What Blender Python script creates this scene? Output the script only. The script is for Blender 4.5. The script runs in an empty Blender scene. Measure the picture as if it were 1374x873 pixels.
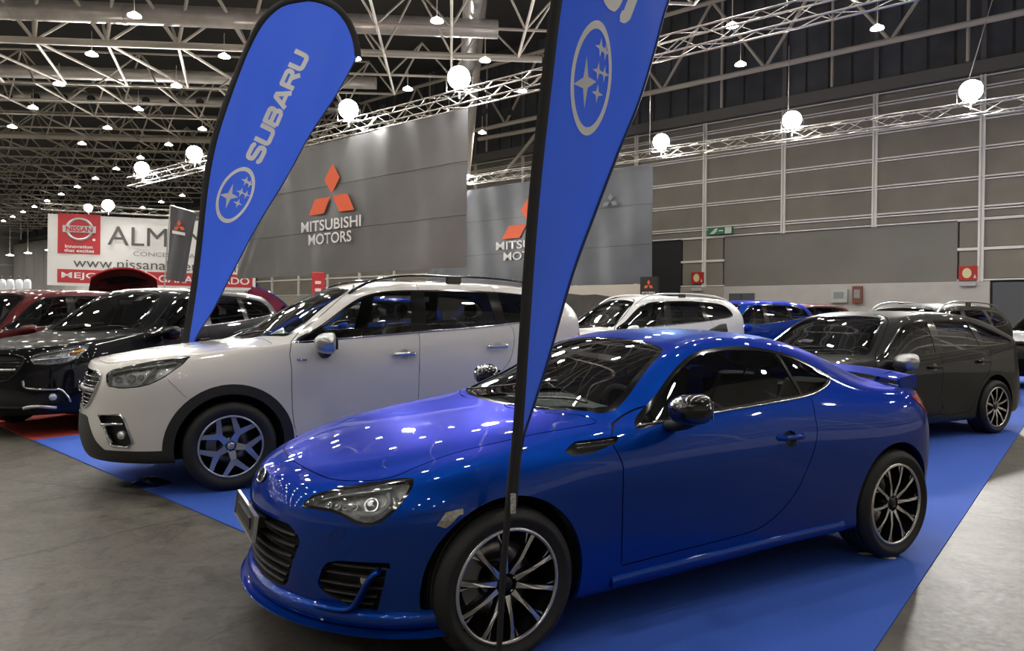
import bpy, bmesh, math, random
import numpy as np
from mathutils import Vector, Matrix
random.seed(7)
R = math.radians
scene = bpy.context.scene
col = scene.collection

# ---------------------------------------------------------------- camera
IMG_W, IMG_H = 1374, 873
FOCAL_PX = 941.54
cam_data = bpy.data.cameras.new('camera')
cam_data.sensor_fit = 'HORIZONTAL'
cam_data.sensor_width = 36.0
cam_data.lens = 36.0 * FOCAL_PX / IMG_W
cam_data.clip_start = .05
cam_data.clip_end = 500
cam = bpy.data.objects.new('camera', cam_data)
col.objects.link(cam)
cam.matrix_world = (Matrix.Translation((0, 0, 1.4135)) @ Matrix.Rotation(R(90 - .942), 4, 'X') @ Matrix.Rotation(R(.29), 4, 'Z'))
scene.camera = cam

# ---------------------------------------------------------------- world, exposure
world = bpy.data.worlds.new('hall_air')
scene.world = world
world.use_nodes = True
_bg = world.node_tree.nodes['Background']
_bg.inputs['Color'].default_value = (1.0, .97, .92, 1)
_bg.inputs['Strength'].default_value = .08
scene.view_settings.view_transform = 'Standard'
scene.view_settings.look = 'None'
scene.view_settings.gamma = 1
scene.view_settings.use_curve_mapping = False
scene.view_settings.exposure = 0.45
scene.cycles.use_denoising = True
scene.cycles.max_bounces = 7
scene.cycles.diffuse_bounces = 3
scene.cycles.glossy_bounces = 4
scene.cycles.transparent_max_bounces = 16
scene.cycles.transmission_bounces = 4
scene.cycles.caustics_reflective = False
scene.cycles.caustics_refractive = False
scene.cycles.sample_clamp_indirect = 4.0
scene.cycles.sample_clamp_direct = 0.0
LAMP_POWER = 150.0      # radiance of the round roof lamps
FLOOD_POWER = 680.0     # radiance of the floodlights on the lighting trusses
# ---------------------------------------------------------------- materials
MATS = {}
def mat(name, color, rough=.5, metal=0., coat=0., coat_rough=.03, noise=None, bump=None, spec=.5, emit=None, tint=None):
    """procedural principled material; noise=(scale, amount, detail), bump=(scale, strength)"""
    if name in MATS: return MATS[name]
    m = bpy.data.materials.new(name); m.use_nodes = True
    nt = m.node_tree; b = nt.nodes['Principled BSDF']
    b.inputs['Base Color'].default_value = (*color, 1)
    b.inputs['Roughness'].default_value = rough
    b.inputs['Metallic'].default_value = metal
    b.inputs['Specular IOR Level'].default_value = spec
    b.inputs['Coat Weight'].default_value = coat
    b.inputs['Coat Roughness'].default_value = coat_rough
    if tint: b.inputs['Specular Tint'].default_value = (*tint, 1)
    if emit:
        b.inputs['Emission Color'].default_value = (*emit[0], 1); b.inputs['Emission Strength'].default_value = emit[1]
    if noise or bump:
        tc = nt.nodes.new('ShaderNodeTexCoord')
    if noise:
        n = nt.nodes.new('ShaderNodeTexNoise'); n.inputs['Scale'].default_value = noise[0]; n.inputs['Detail'].default_value = noise[2] if len(noise) > 2 else 4
        nt.links.new(tc.outputs['Object'], n.inputs['Vector'])
        mr = nt.nodes.new('ShaderNodeMapRange'); mr.inputs['From Min'].default_value = .3; mr.inputs['From Max'].default_value = .7
        mr.inputs['To Min'].default_value = 1 - noise[1]; mr.inputs['To Max'].default_value = 1 + noise[1]
        nt.links.new(n.outputs['Fac'], mr.inputs['Value'])
        mx = nt.nodes.new('ShaderNodeMix'); mx.data_type = 'RGBA'; mx.blend_type = 'MULTIPLY'; mx.inputs[0].default_value = 1
        mx.inputs[6].default_value = (*color, 1)
        nt.links.new(mr.outputs['Result'], mx.inputs[7]); nt.links.new(mx.outputs[2], b.inputs['Base Color'])
    if bump:
        n2 = nt.nodes.new('ShaderNodeTexNoise'); n2.inputs['Scale'].default_value = bump[0]; n2.inputs['Detail'].default_value = 3
        nt.links.new(tc.outputs['Object'], n2.inputs['Vector'])
        bp = nt.nodes.new('ShaderNodeBump'); bp.inputs['Strength'].default_value = bump[1]; bp.inputs['Distance'].default_value = .01
        nt.links.new(n2.outputs['Fac'], bp.inputs['Height']); nt.links.new(bp.outputs['Normal'], b.inputs['Normal'])
    MATS[name] = m
    return m

def glass(name, tint, refl=.045, rough=.0):
    """thin pane: tinted see-through plus mirror reflection"""
    if name in MATS: return MATS[name]
    m = bpy.data.materials.new(name); m.use_nodes = True
    nt = m.node_tree; nt.nodes.clear()
    out = nt.nodes.new('ShaderNodeOutputMaterial')
    tr = nt.nodes.new('ShaderNodeBsdfTransparent'); tr.inputs['Color'].default_value = (*tint, 1)
    gl = nt.nodes.new('ShaderNodeBsdfGlossy'); gl.inputs['Roughness'].default_value = rough; gl.inputs['Color'].default_value = (.92, .95, 1, 1)
    lw = nt.nodes.new('ShaderNodeFresnel'); lw.inputs['IOR'].default_value = 1.5
    ad = nt.nodes.new('ShaderNodeMath'); ad.operation = 'MULTIPLY_ADD'; ad.inputs[1].default_value = 1.15; ad.inputs[2].default_value = refl
    mx = nt.nodes.new('ShaderNodeMixShader')
    nt.links.new(lw.outputs[0], ad.inputs[0]); nt.links.new(ad.outputs[0], mx.inputs[0])
    nt.links.new(tr.outputs[0], mx.inputs[1]); nt.links.new(gl.outputs[0], mx.inputs[2]); nt.links.new(mx.outputs[0], out.inputs[0])
    MATS[name] = m
    return m

def emitter(name, color, strength):
    if name in MATS: return MATS[name]
    m = bpy.data.materials.new(name); m.use_nodes = True
    nt = m.node_tree; nt.nodes.clear()
    out = nt.nodes.new('ShaderNodeOutputMaterial'); e = nt.nodes.new('ShaderNodeEmission')
    e.inputs['Color'].default_value = (*color, 1); e.inputs['Strength'].default_value = strength
    nt.links.new(e.outputs[0], out.inputs[0]); MATS[name] = m
    return m

# ---------------------------------------------------------------- mesh helpers
class MB:
    """collects shapes, then links them as one mesh object"""
    def __init__(s): s.V = []; s.F = []; s.M = []; s.S = []
    def add(s, V, F, mi=0, smooth=False):
        o = len(s.V); s.V += [tuple(v) for v in V]; s.F += [tuple(i+o for i in f) for f in F]
        s.M += [mi]*len(F); s.S += [smooth]*len(F); return s
    def box(s, c, d, mi=0, rot=None, bev=0):
        x, y, z = d[0]/2, d[1]/2, d[2]/2
        if bev:
            V = []; b = min(bev, x*.9, y*.9, z*.9)
            for sx in (-1, 1):
                for sy in (-1, 1):
                    for sz in (-1, 1):
                        V += [(sx*(x-b), sy*(y-b), sz*z), (sx*(x-b), sy*y, sz*(z-b)), (sx*x, sy*(y-b), sz*(z-b))]
            F = hull_faces(V)
        else:
            V = [(-x, -y, -z), (x, -y, -z), (x, y, -z), (-x, y, -z), (-x, -y, z), (x, -y, z), (x, y, z), (-x, y, z)]
            F = [(0, 3, 2, 1), (4, 5, 6, 7), (0, 1, 5, 4), (1, 2, 6, 5), (2, 3, 7, 6), (3, 0, 4, 7)]
        if rot is not None: V = [rot @ Vector(v) for v in V]
        return s.add([(v[0]+c[0], v[1]+c[1], v[2]+c[2]) for v in V], F, mi)
    def tube(s, a, b, r, n=8, mi=0, r2=None, cap=True):
        a = Vector(a); b = Vector(b); d = b-a
        if d.length < 1e-6: return s
        q = d.to_track_quat('Z', 'Y'); r2 = r if r2 is None else r2
        V = []
        for p, rr in ((a, r), (b, r2)):
            for i in range(n):
                t = 2*math.pi*i/n; V.append(p + q @ Vector((rr*math.cos(t), rr*math.sin(t), 0)))
        s.add(V, [(i, (i+1) % n, n+(i+1) % n, n+i) for i in range(n)], mi, True)
        if cap: s.add(V, [tuple(range(n))[::-1], tuple(range(n, 2*n))], mi)
        return s
    def path(s, pts, r, n=8, mi=0, closed=False, flat=None, cap=True):
        """tube along a polyline; r number or list; flat=(w,h) gives an oval section"""
        P = [Vector(p) for p in pts]; m = len(P); V = []
        up = Vector((0, 0, 1))
        for i, p in enumerate(P):
            if closed: t = P[(i+1) % m]-P[i-1]
            else: t = P[min(i+1, m-1)]-P[max(i-1, 0)]
            t.normalize()
            u = up if abs(t.dot(up)) < .95 else Vector((1, 0, 0))
            x = t.cross(u).normalized(); y = x.cross(t).normalized()
            rr = r[i] if isinstance(r, (list, tuple)) else r
            for k in range(n):
                a = 2*math.pi*k/n
                ca, sa = math.cos(a), math.sin(a)
                if flat: V.append(p + x*(ca*flat[0]) + y*(sa*flat[1]))
                else: V.append(p + x*(ca*rr) + y*(sa*rr))
        F = []
        for i in range(m if closed else m-1):
            for k in range(n):
                j = (i+1) % m
                F.append((i*n+k, i*n+(k+1) % n, j*n+(k+1) % n, j*n+k))
        s.add(V, F, mi, True)
        if not closed and cap:
            s.add(V, [tuple(range(n))[::-1], tuple(range((m-1)*n, m*n))], mi)
        return s
    def lathe(s, prof, n=32, mi=0, axis='y', closed=False):
        """prof: (radius, height along axis)"""
        V = []; m = len(prof)
        for i in range(n):
            t = 2*math.pi*i/n; c, sn = math.cos(t), math.sin(t)
            for r, h in prof:
                V.append((r*c, h, r*sn) if axis == 'y' else (r*c, r*sn, h))
        F = []
        for i in range(n):
            j = (i+1) % n
            for k in range(m if closed else m-1):
                l = (k+1) % m
                f = (i*m+k, i*m+l, j*m+l, j*m+k)
                F.append(f if axis == 'y' else f[::-1])
        return s.add(V, F, mi, True)
    def prism(s, poly, mp, h0, h1, mi=0, mi_side=None, cap0=True):
        """polygon extruded; mp(u, v, h) -> xyz"""
        n = len(poly)
        V = [mp(u, v, h0) for u, v in poly] + [mp(u, v, h1) for u, v in poly]
        s.add(V, [tuple(range(n, 2*n))] + ([tuple(range(n))[::-1]] if cap0 else []), mi)
        s.add(V, [(i, (i+1) % n, n+(i+1) % n, n+i) for i in range(n)], mi if mi_side is None else mi_side)
        return s
    def grid(s, P, mi=0, smooth=True, flip=False):
        """P[i][j] points"""
        a = len(P); b = len(P[0]); V = [p for r in P for p in r]
        F = [(i*b+j, (i+1)*b+j, (i+1)*b+j+1, i*b+j+1) for i in range(a-1) for j in range(b-1)]
        if flip: F = [f[::-1] for f in F]
        return s.add(V, F, mi, smooth)
    def mesh(s, name, mats):
        me = bpy.data.meshes.new(name); me.from_pydata(s.V, [], s.F)
        for m in (mats if isinstance(mats, (list, tuple)) else [mats]): me.materials.append(m)
        me.polygons.foreach_set('material_index', s.M); me.polygons.foreach_set('use_smooth', s.S)
        me.update(); return me
    def build(s, name, mats, parent=None, fix=True):
        me = s.mesh(name, mats)
        if fix:
            bm = bmesh.new(); bm.from_mesh(me); bmesh.ops.recalc_face_normals(bm, faces=bm.faces); bm.to_mesh(me); bm.free()
        return link(name, me, parent)

def hull_faces(V):
    bm = bmesh.new(); vs = [bm.verts.new(v) for v in V]
    bm.verts.index_update()
    r = bmesh.ops.convex_hull(bm, input=vs)
    bmesh.ops.dissolve_limit(bm, angle_limit=.01, verts=bm.verts, edges=bm.edges)
    bm.verts.index_update()
    idx = {v: i for i, v in enumerate(vs) if v.is_valid}
    F = [tuple(idx[v] for v in f.verts) for f in bm.faces]
    bm.free(); return F

def link(name, me, parent=None):
    o = bpy.data.objects.new(name, me); col.objects.link(o)
    if parent is not None: o.parent = parent
    return o

def tag(o, label=None, cat=None, group=None, kind=None):
    if label: o['label'] = label
    if cat: o['category'] = cat
    if group: o['group'] = group
    if kind: o['kind'] = kind
    return o

def empty(name, loc=(0, 0, 0), rz=0, parent=None):
    o = bpy.data.objects.new(name, None); col.objects.link(o)
    o.empty_display_size = .2
    o.location = loc; o.rotation_euler = (0, 0, rz)
    if parent is not None: o.parent = parent
    return o

def copy_tree(o, parent=None):
    c = o.copy(); col.objects.link(c); c.parent = parent
    for ch in list(o.children): copy_tree(ch, c)
    return c

def arc(cx, cy, r, a0, a1, n):
    return [(cx + r*math.cos(R(a0+(a1-a0)*i/n)), cy + r*math.sin(R(a0+(a1-a0)*i/n))) for i in range(n+1)]

def rpoly(pts, r=.02, n=5):
    """polygon with rounded corners"""
    out = []; m = len(pts)
    rs = r if isinstance(r, (list, tuple)) else [r]*m
    for i in range(m):
        p = Vector(pts[i][:2]); a = Vector(pts[i-1][:2])-p; b = Vector(pts[(i+1) % m][:2])-p
        d = min(rs[i], a.length*.45, b.length*.45)
        if d < 1e-4: out.append((p.x, p.y)); continue
        p0 = p + a.normalized()*d; p1 = p + b.normalized()*d
        for k in range(n+1):
            t = k/n
            q = p0*(1-t)**2 + p*2*t*(1-t) + p1*t*t
            out.append((q.x, q.y))
    return out

def smooth_closed(pts, n=6):
    """Catmull-Rom through the points, closed"""
    m = len(pts); out = []
    P = [Vector(p) for p in pts]
    for i in range(m):
        p0, p1, p2, p3 = P[i-1], P[i], P[(i+1) % m], P[(i+2) % m]
        for k in range(n):
            t = k/n
            out.append(tuple(.5*((2*p1) + (p2-p0)*t + (2*p0-5*p1+4*p2-p3)*t*t + (3*p1-p0-3*p2+p3)*t**3)))
    return out

def smooth_open(pts, n=6):
    P = [Vector(p) for p in pts]; m = len(P); out = []
    for i in range(m-1):
        p1, p2 = P[i], P[i+1]; p0 = P[i-1] if i else p1*2-p2; p3 = P[i+2] if i+2 < m else p2*2-p1
        for k in range(n):
            t = k/n
            out.append(.5*((2*p1) + (p2-p0)*t + (2*p0-5*p1+4*p2-p3)*t*t + (3*p1-p0-3*p2+p3)*t**3))
    out.append(P[-1]); return out

def text_mesh(txt, size=1.0, bold=0., sx=1., align='CENTER', depth=.0, spacing=1.):
    """lettering as a flat mesh in its own x-y plane"""
    cu = bpy.data.curves.new('lettering', 'FONT'); cu.body = txt; cu.size = size; cu.align_x = align; cu.align_y = 'CENTER'
    cu.offset = bold*size; cu.extrude = depth; cu.resolution_u = 4; cu.space_character = spacing
    o = bpy.data.objects.new('lettering', cu); col.objects.link(o)
    dg = bpy.context.evaluated_depsgraph_get(); dg.update()
    ev = o.evaluated_get(dg); me = bpy.data.meshes.new_from_object(ev)
    bpy.data.objects.remove(o); bpy.data.curves.remove(cu)
    if sx != 1.:
        for v in me.vertices: v.co.x *= sx
    return me

def text_obj(name, txt, size, mtl, parent, mw, bold=0., sx=1., align='CENTER', depth=.001, spacing=1.):
    me = text_mesh(txt, size, bold, sx, align, depth, spacing); me.materials.clear(); me.materials.append(mtl)
    me.transform(mw)
    return link(name, me, parent)
# ---------------------------------------------------------------- the hall: axis d runs along the big wall, n points at it
WA = R(50.93)
HD = Vector((-math.sin(WA), math.cos(WA), 0)); HN = Vector((math.cos(WA), math.sin(WA), 0))
def hp(t, D, z): return HD*t + HN*D + Vector((0, 0, z))
def hbox(m, t0, t1, D0, D1, z0, z1, mi=0):
    V = [hp(t, D, z) for z in (z0, z1) for t, D in ((t0, D0), (t1, D0), (t1, D1), (t0, D1))]
    return m.add(V, [(0, 1, 2, 3), (4, 7, 6, 5), (0, 4, 5, 1), (1, 5, 6, 2), (2, 6, 7, 3), (3, 7, 4, 0)], mi)

def concrete():
    m = bpy.data.materials.new('worn_concrete'); m.use_nodes = True; nt = m.node_tree; b = nt.nodes['Principled BSDF']; L = nt.links
    tc = nt.nodes.new('ShaderNodeTexCoord')
    def noise(sc, det, dist=0., rough=.6):
        n = nt.nodes.new('ShaderNodeTexNoise'); n.inputs['Scale'].default_value = sc; n.inputs['Detail'].default_value = det; n.inputs['Distortion'].default_value = dist; n.inputs['Roughness'].default_value = rough
        L.new(tc.outputs['Object'], n.inputs['Vector']); return n
    def ramp(src, stops):
        r = nt.nodes.new('ShaderNodeValToRGB'); e = r.color_ramp.elements
        while len(e) < len(stops): e.new(.5)
        for q, (p, c) in zip(e, stops): q.position = p; q.color = (*c, 1)
        L.new(src, r.inputs[0]); return r
    n1 = noise(.55, 6, .6); n2 = noise(6.5, 9, .6, .72); n3 = noise(30, 4); n4 = noise(1.3, 5, 2.5, .65)
    r1 = ramp(n1.outputs['Fac'], [(.30, (.058, .051, .041)), (.52, (.098, .090, .076)), (.72, (.175, .165, .148))])
    r2 = ramp(n2.outputs['Fac'], [(.30, (.50, .48, .44)), (.50, (1, 1, 1)), (.72, (1.30, 1.30, 1.28))])
    r4 = ramp(n4.outputs['Fac'], [(.56, (1, 1, 1)), (.64, (.62, .60, .57)), (.68, (1, 1, 1))])
    def mul(a, c):
        x = nt.nodes.new('ShaderNodeMix'); x.data_type = 'RGBA'; x.blend_type = 'MULTIPLY'; x.inputs[0].default_value = 1
        L.new(a, x.inputs[6]); L.new(c, x.inputs[7]); return x.outputs[2]
    vo = nt.nodes.new('ShaderNodeTexVoronoi'); vo.feature = 'DISTANCE_TO_EDGE'; vo.inputs['Scale'].default_value = .33
    wv = nt.nodes.new('ShaderNodeMix'); wv.data_type = 'RGBA'; wv.inputs[0].default_value = .12
    L.new(tc.outputs['Object'], wv.inputs[6]); L.new(n4.outputs['Color'], wv.inputs[7]); L.new(wv.outputs[2], vo.inputs['Vector'])
    rc = ramp(vo.outputs['Distance'], [(.0, (.45, .43, .40)), (.006, (1, 1, 1))])
    c = mul(mul(mul(r1.outputs[0], r2.outputs[0]), r4.outputs[0]), rc.outputs[0])
    L.new(c, b.inputs['Base Color'])
    rr = nt.nodes.new('ShaderNodeMapRange'); rr.inputs['From Min'].default_value = .3; rr.inputs['From Max'].default_value = .7; rr.inputs['To Min'].default_value = .42; rr.inputs['To Max'].default_value = .54
    L.new(n3.outputs['Fac'], rr.inputs['Value']); L.new(rr.outputs[0], b.inputs['Roughness'])
    bp = nt.nodes.new('ShaderNodeBump'); bp.inputs['Strength'].default_value = .10; bp.inputs['Distance'].default_value = .01
    L.new(n3.outputs['Fac'], bp.inputs['Height']); L.new(bp.outputs['Normal'], b.inputs['Normal'])
    MATS['worn_concrete'] = m
    return m

W_PANEL = mat('wall_panel_taupe', (.25, .225, .19), .6, noise=(.8, .10))
W_FRAME = mat('white_steel_frame', (.93, .91, .86), .45)
W_DARK = mat('clerestory_dark_cladding', (.11, .12, .135), .25, noise=(.5, .3))
W_DOOR = mat('roller_shutter_grey', (.25, .24, .215), .5, noise=(.4, .08))
W_BASE = mat('painted_white_plinth', (.62, .59, .56), .5, noise=(1.5, .05))
ROOF = mat('roof_deck_dark', (.085, .083, .082), .8)
STEEL = mat('cream_steel_tube', (.66, .61, .53), .45)
ALU = mat('aluminium_truss', (.60, .58, .54), .32, .75)
DUCT = mat('galvanised_duct', (.66, .63, .60), .32, .45, noise=(1.2, .18))

T0, T1, D0, D1, ZR = -16., 126., -34., 36., 19.
fm = MB(); hbox(fm, T0, T1, D0, D1+1, -.3, 0); floor = tag(fm.build('floor', concrete()), kind='structure')
cm = MB(); hbox(cm, T0, T1, D0, D1+1, ZR, ZR+.3); ceiling = tag(cm.build('ceiling', ROOF), kind='structure')
w = MB(); hbox(w, T0, T1, D0-.3, D0, 0, ZR); tag(w.build('wall_front', W_PANEL), kind='structure')
w = MB(); hbox(w, T0-.3, T0, D0, D1, 0, ZR); tag(w.build('wall_right', W_PANEL), kind='structure')
w = MB(); hbox(w, T1, T1+.3, D0, D1, 0, ZR); tag(w.build('wall_left', mat('pale_end_wall', (.62, .61, .59), .6, noise=(.15, .15))), kind='structure')
wl = bpy.data.objects['wall_left']
for q in np.arange(D0+2, D1, 5.0):
    m = MB(); hbox(m, T1-.15, T1, q-.12, q+.12, 0, 14); m.build('end_wall_post', W_FRAME, wl)
for z in (4.2, 8.4, 12.6):
    m = MB(); hbox(m, T1-.12, T1, D0, D1, z-.12, z+.12); m.build('end_wall_rail', W_FRAME, wl)

# frames and panels on the walls behind the camera
wf = bpy.data.objects['wall_front']; wr = bpy.data.objects['wall_right']
for t in np.arange(T0, 60, 4.15):
    m = MB(); hbox(m, t-.10, t+.10, D0, D0+.10, 2.9, 17); m.build('frame_post', W_FRAME, wf)
for q in np.arange(D0, D1, 4.15):
    m = MB(); hbox(m, T0, T0+.10, q-.10, q+.10, 2.9, 17); m.build('frame_post', W_FRAME, wr)
for z in (2.95, 4.3, 5.6, 6.05, 7.33, 8.6, 9.88, 11.16, 11.65, 13.0, 14.3, 15.6):
    m = MB(); hbox(m, T0, 60, D0, D0+.08, z-.09, z+.09); m.build('frame_rail', W_FRAME, wf)
    m = MB(); hbox(m, T0, T0+.08, D0, D1, z-.09, z+.09); m.build('frame_rail', W_FRAME, wr)
m = MB(); hbox(m, T0, 60, D0, D0+.05, 0, 2.9); m.build('plinth', W_BASE, wf)
m = MB(); hbox(m, T0, T0+.05, D0, D1, 0, 2.9); m.build('plinth', W_BASE, wr)

# big wall: panels between white steel frames
w = MB(); hbox(w, T0, T1, D1+.12, D1+.5, 0, ZR, 0)
wall = tag(w.build('wall_back', mat('wall_core_dark', (.09, .08, .07), .7)), kind='structure')
PITCH = 4.155
COLS = [15.86 + PITCH*(k-3) for k in range(-5, 30)]
ROWS = [5.60, 6.05, 7.33, 8.60, 9.88, 11.16, 11.65]
def wpart(name, t0, t1, D, D2, z0, z1, mtl):
    m = MB(); hbox(m, t0, t1, D, D2, z0, z1); return m.build(name, mtl, wall)
DOOR_A, DOOR_B = 4.25, 14.75          # roller shutter between the two piers
for i in range(len(COLS)-1):
    a, b = COLS[i], COLS[i+1]
    if b > 125: break
    if a < -15.5: continue
    near = a < 45
    for r in range(len(ROWS)-1):
        wpart('wall_panel', a+.10, b-.10, D1, D1+.14, ROWS[r]+.07, ROWS[r+1]-.07, W_PANEL)
    # clerestory cladding
    for k in range(4):
        wpart('clerestory_panel', a+k*PITCH/4+.06, a+(k+1)*PITCH/4-.06, D1+.06, D1+.14, 12.3, 16.4, W_DARK)
        wpart('clerestory_panel', a+k*PITCH/4+.06, a+(k+1)*PITCH/4-.06, D1+.06, D1+.14, 16.5, 18.9, W_DARK)
for t in COLS:
    if -15.5 < t < 125:
        z0 = 5.52 if 4.6 < t < 14.5 else 2.9
        m = MB(); hbox(m, t-.11, t-.03, D1-.10, D1+.14, z0, 11.7); hbox(m, t+.03, t+.11, D1-.10, D1+.14, z0, 11.7); hbox(m, t-.04, t+.04, D1-.02, D1+.14, z0, 11.7)
        m.build('frame_post', W_FRAME, wall)
        m = MB(); hbox(m, t-.10, t+.10, D1-.06, D1+.14, 12.2, 18.9); m.build('clerestory_post', mat('grey_steel_post', (.16, .16, .165), .5), wall)
for z in ROWS:
    for zz in ((z-.06, z+.06) if z not in (5.60, 11.65) else (z,)):
        m = MB(); hbox(m, -15.5, 125.5, D1-.07, D1+.14, zz-.032, zz+.032); m.build('frame_rail', W_FRAME, wall)
m = MB(); hbox(m, -15.5, 125.5, D1-.35, D1+.14, 11.72, 12.25); m.build('ledge', mat('grey_ledge', (.17, .165, .155), .6), wall)
# piers, shutter, plinth
for a, b in ((-15.5, 4.25), (14.75, 17.2), (22.3, 60)):
    for z0, z1 in ((3.0, 4.28), (4.36, 5.55)):
        segs = [t for t in COLS if a < t < b]
        edges = [a] + segs + [b]
        for e0, e1 in zip(edges, edges[1:]):
            if e1-e0 > .25: wpart('wall_panel', e0+.08, e1-.08, D1, D1+.14, z0+.04, z1-.04, W_PANEL)
        for zz in (z0-.02, z1):
            m = MB(); hbox(m, a, b, D1-.07, D1+.14, zz-.03, zz+.03); m.build('frame_rail', W_FRAME, wall)
m = MB()
for k in range(44):
    z = 2.95 + 2.62*k/44; hbox(m, DOOR_A, DOOR_B, D1+.02 + (.012 if k % 2 else 0), D1+.14, z, z+2.62/44)
o = m.build('roller_shutter', W_DOOR, wall)
m = MB(); hbox(m, 3.05, DOOR_B, D1-.04, D1+.14, 0, 2.93); m.build('plinth', W_BASE, wall)
m = MB(); hbox(m, 14.75, 17.2, D1-.10, D1+.14, 0, 2.92); m.build('pier_base', mat('pier_base_beige', (.44, .40, .34), .6), wall)
m = MB(); hbox(m, 22.3, 125, D1-.02, D1+.14, 0, 2.92); m.build('plinth', mat('pier_base_beige', (.44, .40, .34), .6), wall)
m = MB(); hbox(m, 17.2, 22.3, D1+.02, D1+.14, 0, 5.55); m.build('curtain_opening', mat('dark_opening', (.02, .02, .022), .7), wall)
grey_door = mat('grey_steel_door', (.11, .115, .125), .45)
for a, b in ((13.1, 14.45), (-6.0, 2.95)):
    m = MB(); hbox(m, a, b, D1-.08, D1, 0, 2.55 if a > 5 else 2.85); o = m.build('service_door', grey_door, wall)
    for k in range(1, 4 if b-a > 3 else 2):
        q = a+(b-a)*k/(4 if b-a > 3 else 2); m = MB(); hbox(m, q-.02, q+.02, D1-.095, D1-.08, .05, 2.5); m.build('door_seam', CMgap if False else mat('seam_dark', (.03, .03, .03), .7), o)
# added pale sheets over the far wall, glare and haze put into colour
m = MB(); hbox(m, 60, 125, D1-1.2, D1-1.0, 0, 11.4); far_wall = tag(m.build('wall_back_overlit_sheet', mat('overlit_wall_pale', (.52, .51, .49), .6, noise=(.3, .1))), kind='structure')
for k in range(16):
    m = MB(); hbox(m, 60+4*k, 60+4*k+3.9, D1-1.3, D1-1.2, .1, 3.6); m.build('overlit_panel', mat('overlit_panel_white', (.66, .66, .66), .5), far_wall)
    m = MB(); hbox(m, 60+4*k, 60+4*k+3.9, D1-1.3, D1-1.2, 3.75, 11.2); m.build('overlit_panel', mat('overlit_wall_pale', (.5, .5, .5)), far_wall)

# ---------------------------------------------------------------- roof space frame
GA = R(5.0)
G1 = Vector((math.cos(GA), math.sin(GA), 0)); G2 = Vector((-math.sin(GA), math.cos(GA), 0))
def gp(p, q, z): return G1*p + G2*q + Vector((0, 0, z))
ZB, ZT, MOD = 12.6, 14.7, 2.9
tubes = []
def inside(v, mar=.6): return v.dot(HN) < D1-mar and v.dot(HN) > D0+1 and T0+1 < v.dot(HD) < T1-1
CAMP = Vector((0, 0, 1.41))
def seen_px(a, b):
    """rough length in the picture; 0 when outside"""
    r = []
    for v in (a, b):
        if v.y < 6: return 0
        r.append((687 + 941.5*v.x/v.y, 421 - 941.5*(v.z-1.4135)/v.y))
    mx, my = (r[0][0]+r[1][0])/2, (r[0][1]+r[1][1])/2
    if not (-60 < mx < 1430 and -60 < my < 330): return 0
    return math.hypot(r[0][0]-r[1][0], r[0][1]-r[1][1])
NP, NQ = range(-36, 12), range(-9, 24)
bq = lambda k: 36.4 + MOD*k
for k in NQ:
    for i in NP:
        q0 = bq(k); b0 = gp(i*MOD, bq(k), ZB); t0 = gp((i+.5)*MOD, bq(k)+MOD/2, ZT)
        cand = [(b0, gp((i+1)*MOD, bq(k), ZB), .060), (b0, gp(i*MOD, bq(k+1), ZB), .060), (t0, gp((i+1.5)*MOD, bq(k)+MOD/2, ZT), .06)]
        if k % 2: cand.pop()
        if q0 > 60 and (i+k) % 2: cand = cand[:1]
        for di in (0, 1) if (i+k) % 2 == 0 else ():
            for dk in (0, 1): cand.append((t0, gp((i+di)*MOD, bq(k+dk), ZB), .045))
        q_ = bq(k)
        if i*MOD < -8 and q_ < 36: continue
        for a, b, r in cand:
            mg = .8 if min(a.dot(HD), b.dot(HD)) > 34 else 10.5
            if inside(a, mg) and inside(b, mg): tubes.append((a, b, r))
for i in range(-27, -2):
    a = gp(i*MOD, 31.2, 12.75)
    for b, r in ((gp((i-.5)*MOD, 36.4, ZB), .065), (gp((i+.5)*MOD, 36.4, ZB), .065), (gp((i-.5)*MOD, 29.0, 15.4), .075), (gp((i+.5)*MOD, 29.0, 15.4), .075), (gp((i-.5)*MOD, 33.6, 15.4), .06), (gp((i+.5)*MOD, 33.6, 15.4), .06)): tubes.append((a, b, r))
    tubes.append((gp((i-.5)*MOD, 29.0, 15.4), gp((i+.5)*MOD, 29.0, 15.4), .07)); tubes.append((gp((i-.5)*MOD, 33.6, 15.4), gp((i+.5)*MOD, 33.6, 15.4), .07))
tubes.sort(key=lambda t: -seen_px(t[0], t[1]))
frame = tag(empty('ceiling_space_frame', (0, 40, ZB)), kind='structure')
unit = MB(); unit.tube((0, 0, 0), (0, 0, 1), 1, 8); unit_me = unit.mesh('frame_tube', STEEL)
def tube_obj(name, me, a, b, r, parent, base=Vector((0, 0, 0))):
    o = link(name, me, parent); d = b-a
    o.matrix_basis = Matrix.Translation(a-base) @ d.to_track_quat('Z', 'Y').to_matrix().to_4x4() @ Matrix.Diagonal((r, r, d.length, 1))
    return o
for a, b, r in tubes[:290]: tube_obj('frame_tube', unit_me, a, b, r, frame, Vector((0, 40, ZB)))
m = MB()
for a, b, r in tubes[290:]: m.tube(a, b, r, 5, cap=False)
rest = m.build('frame_tubes', STEEL, frame, fix=False); rest.location = -Vector((0, 40, ZB)); rest['kind'] = 'stuff'
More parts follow.
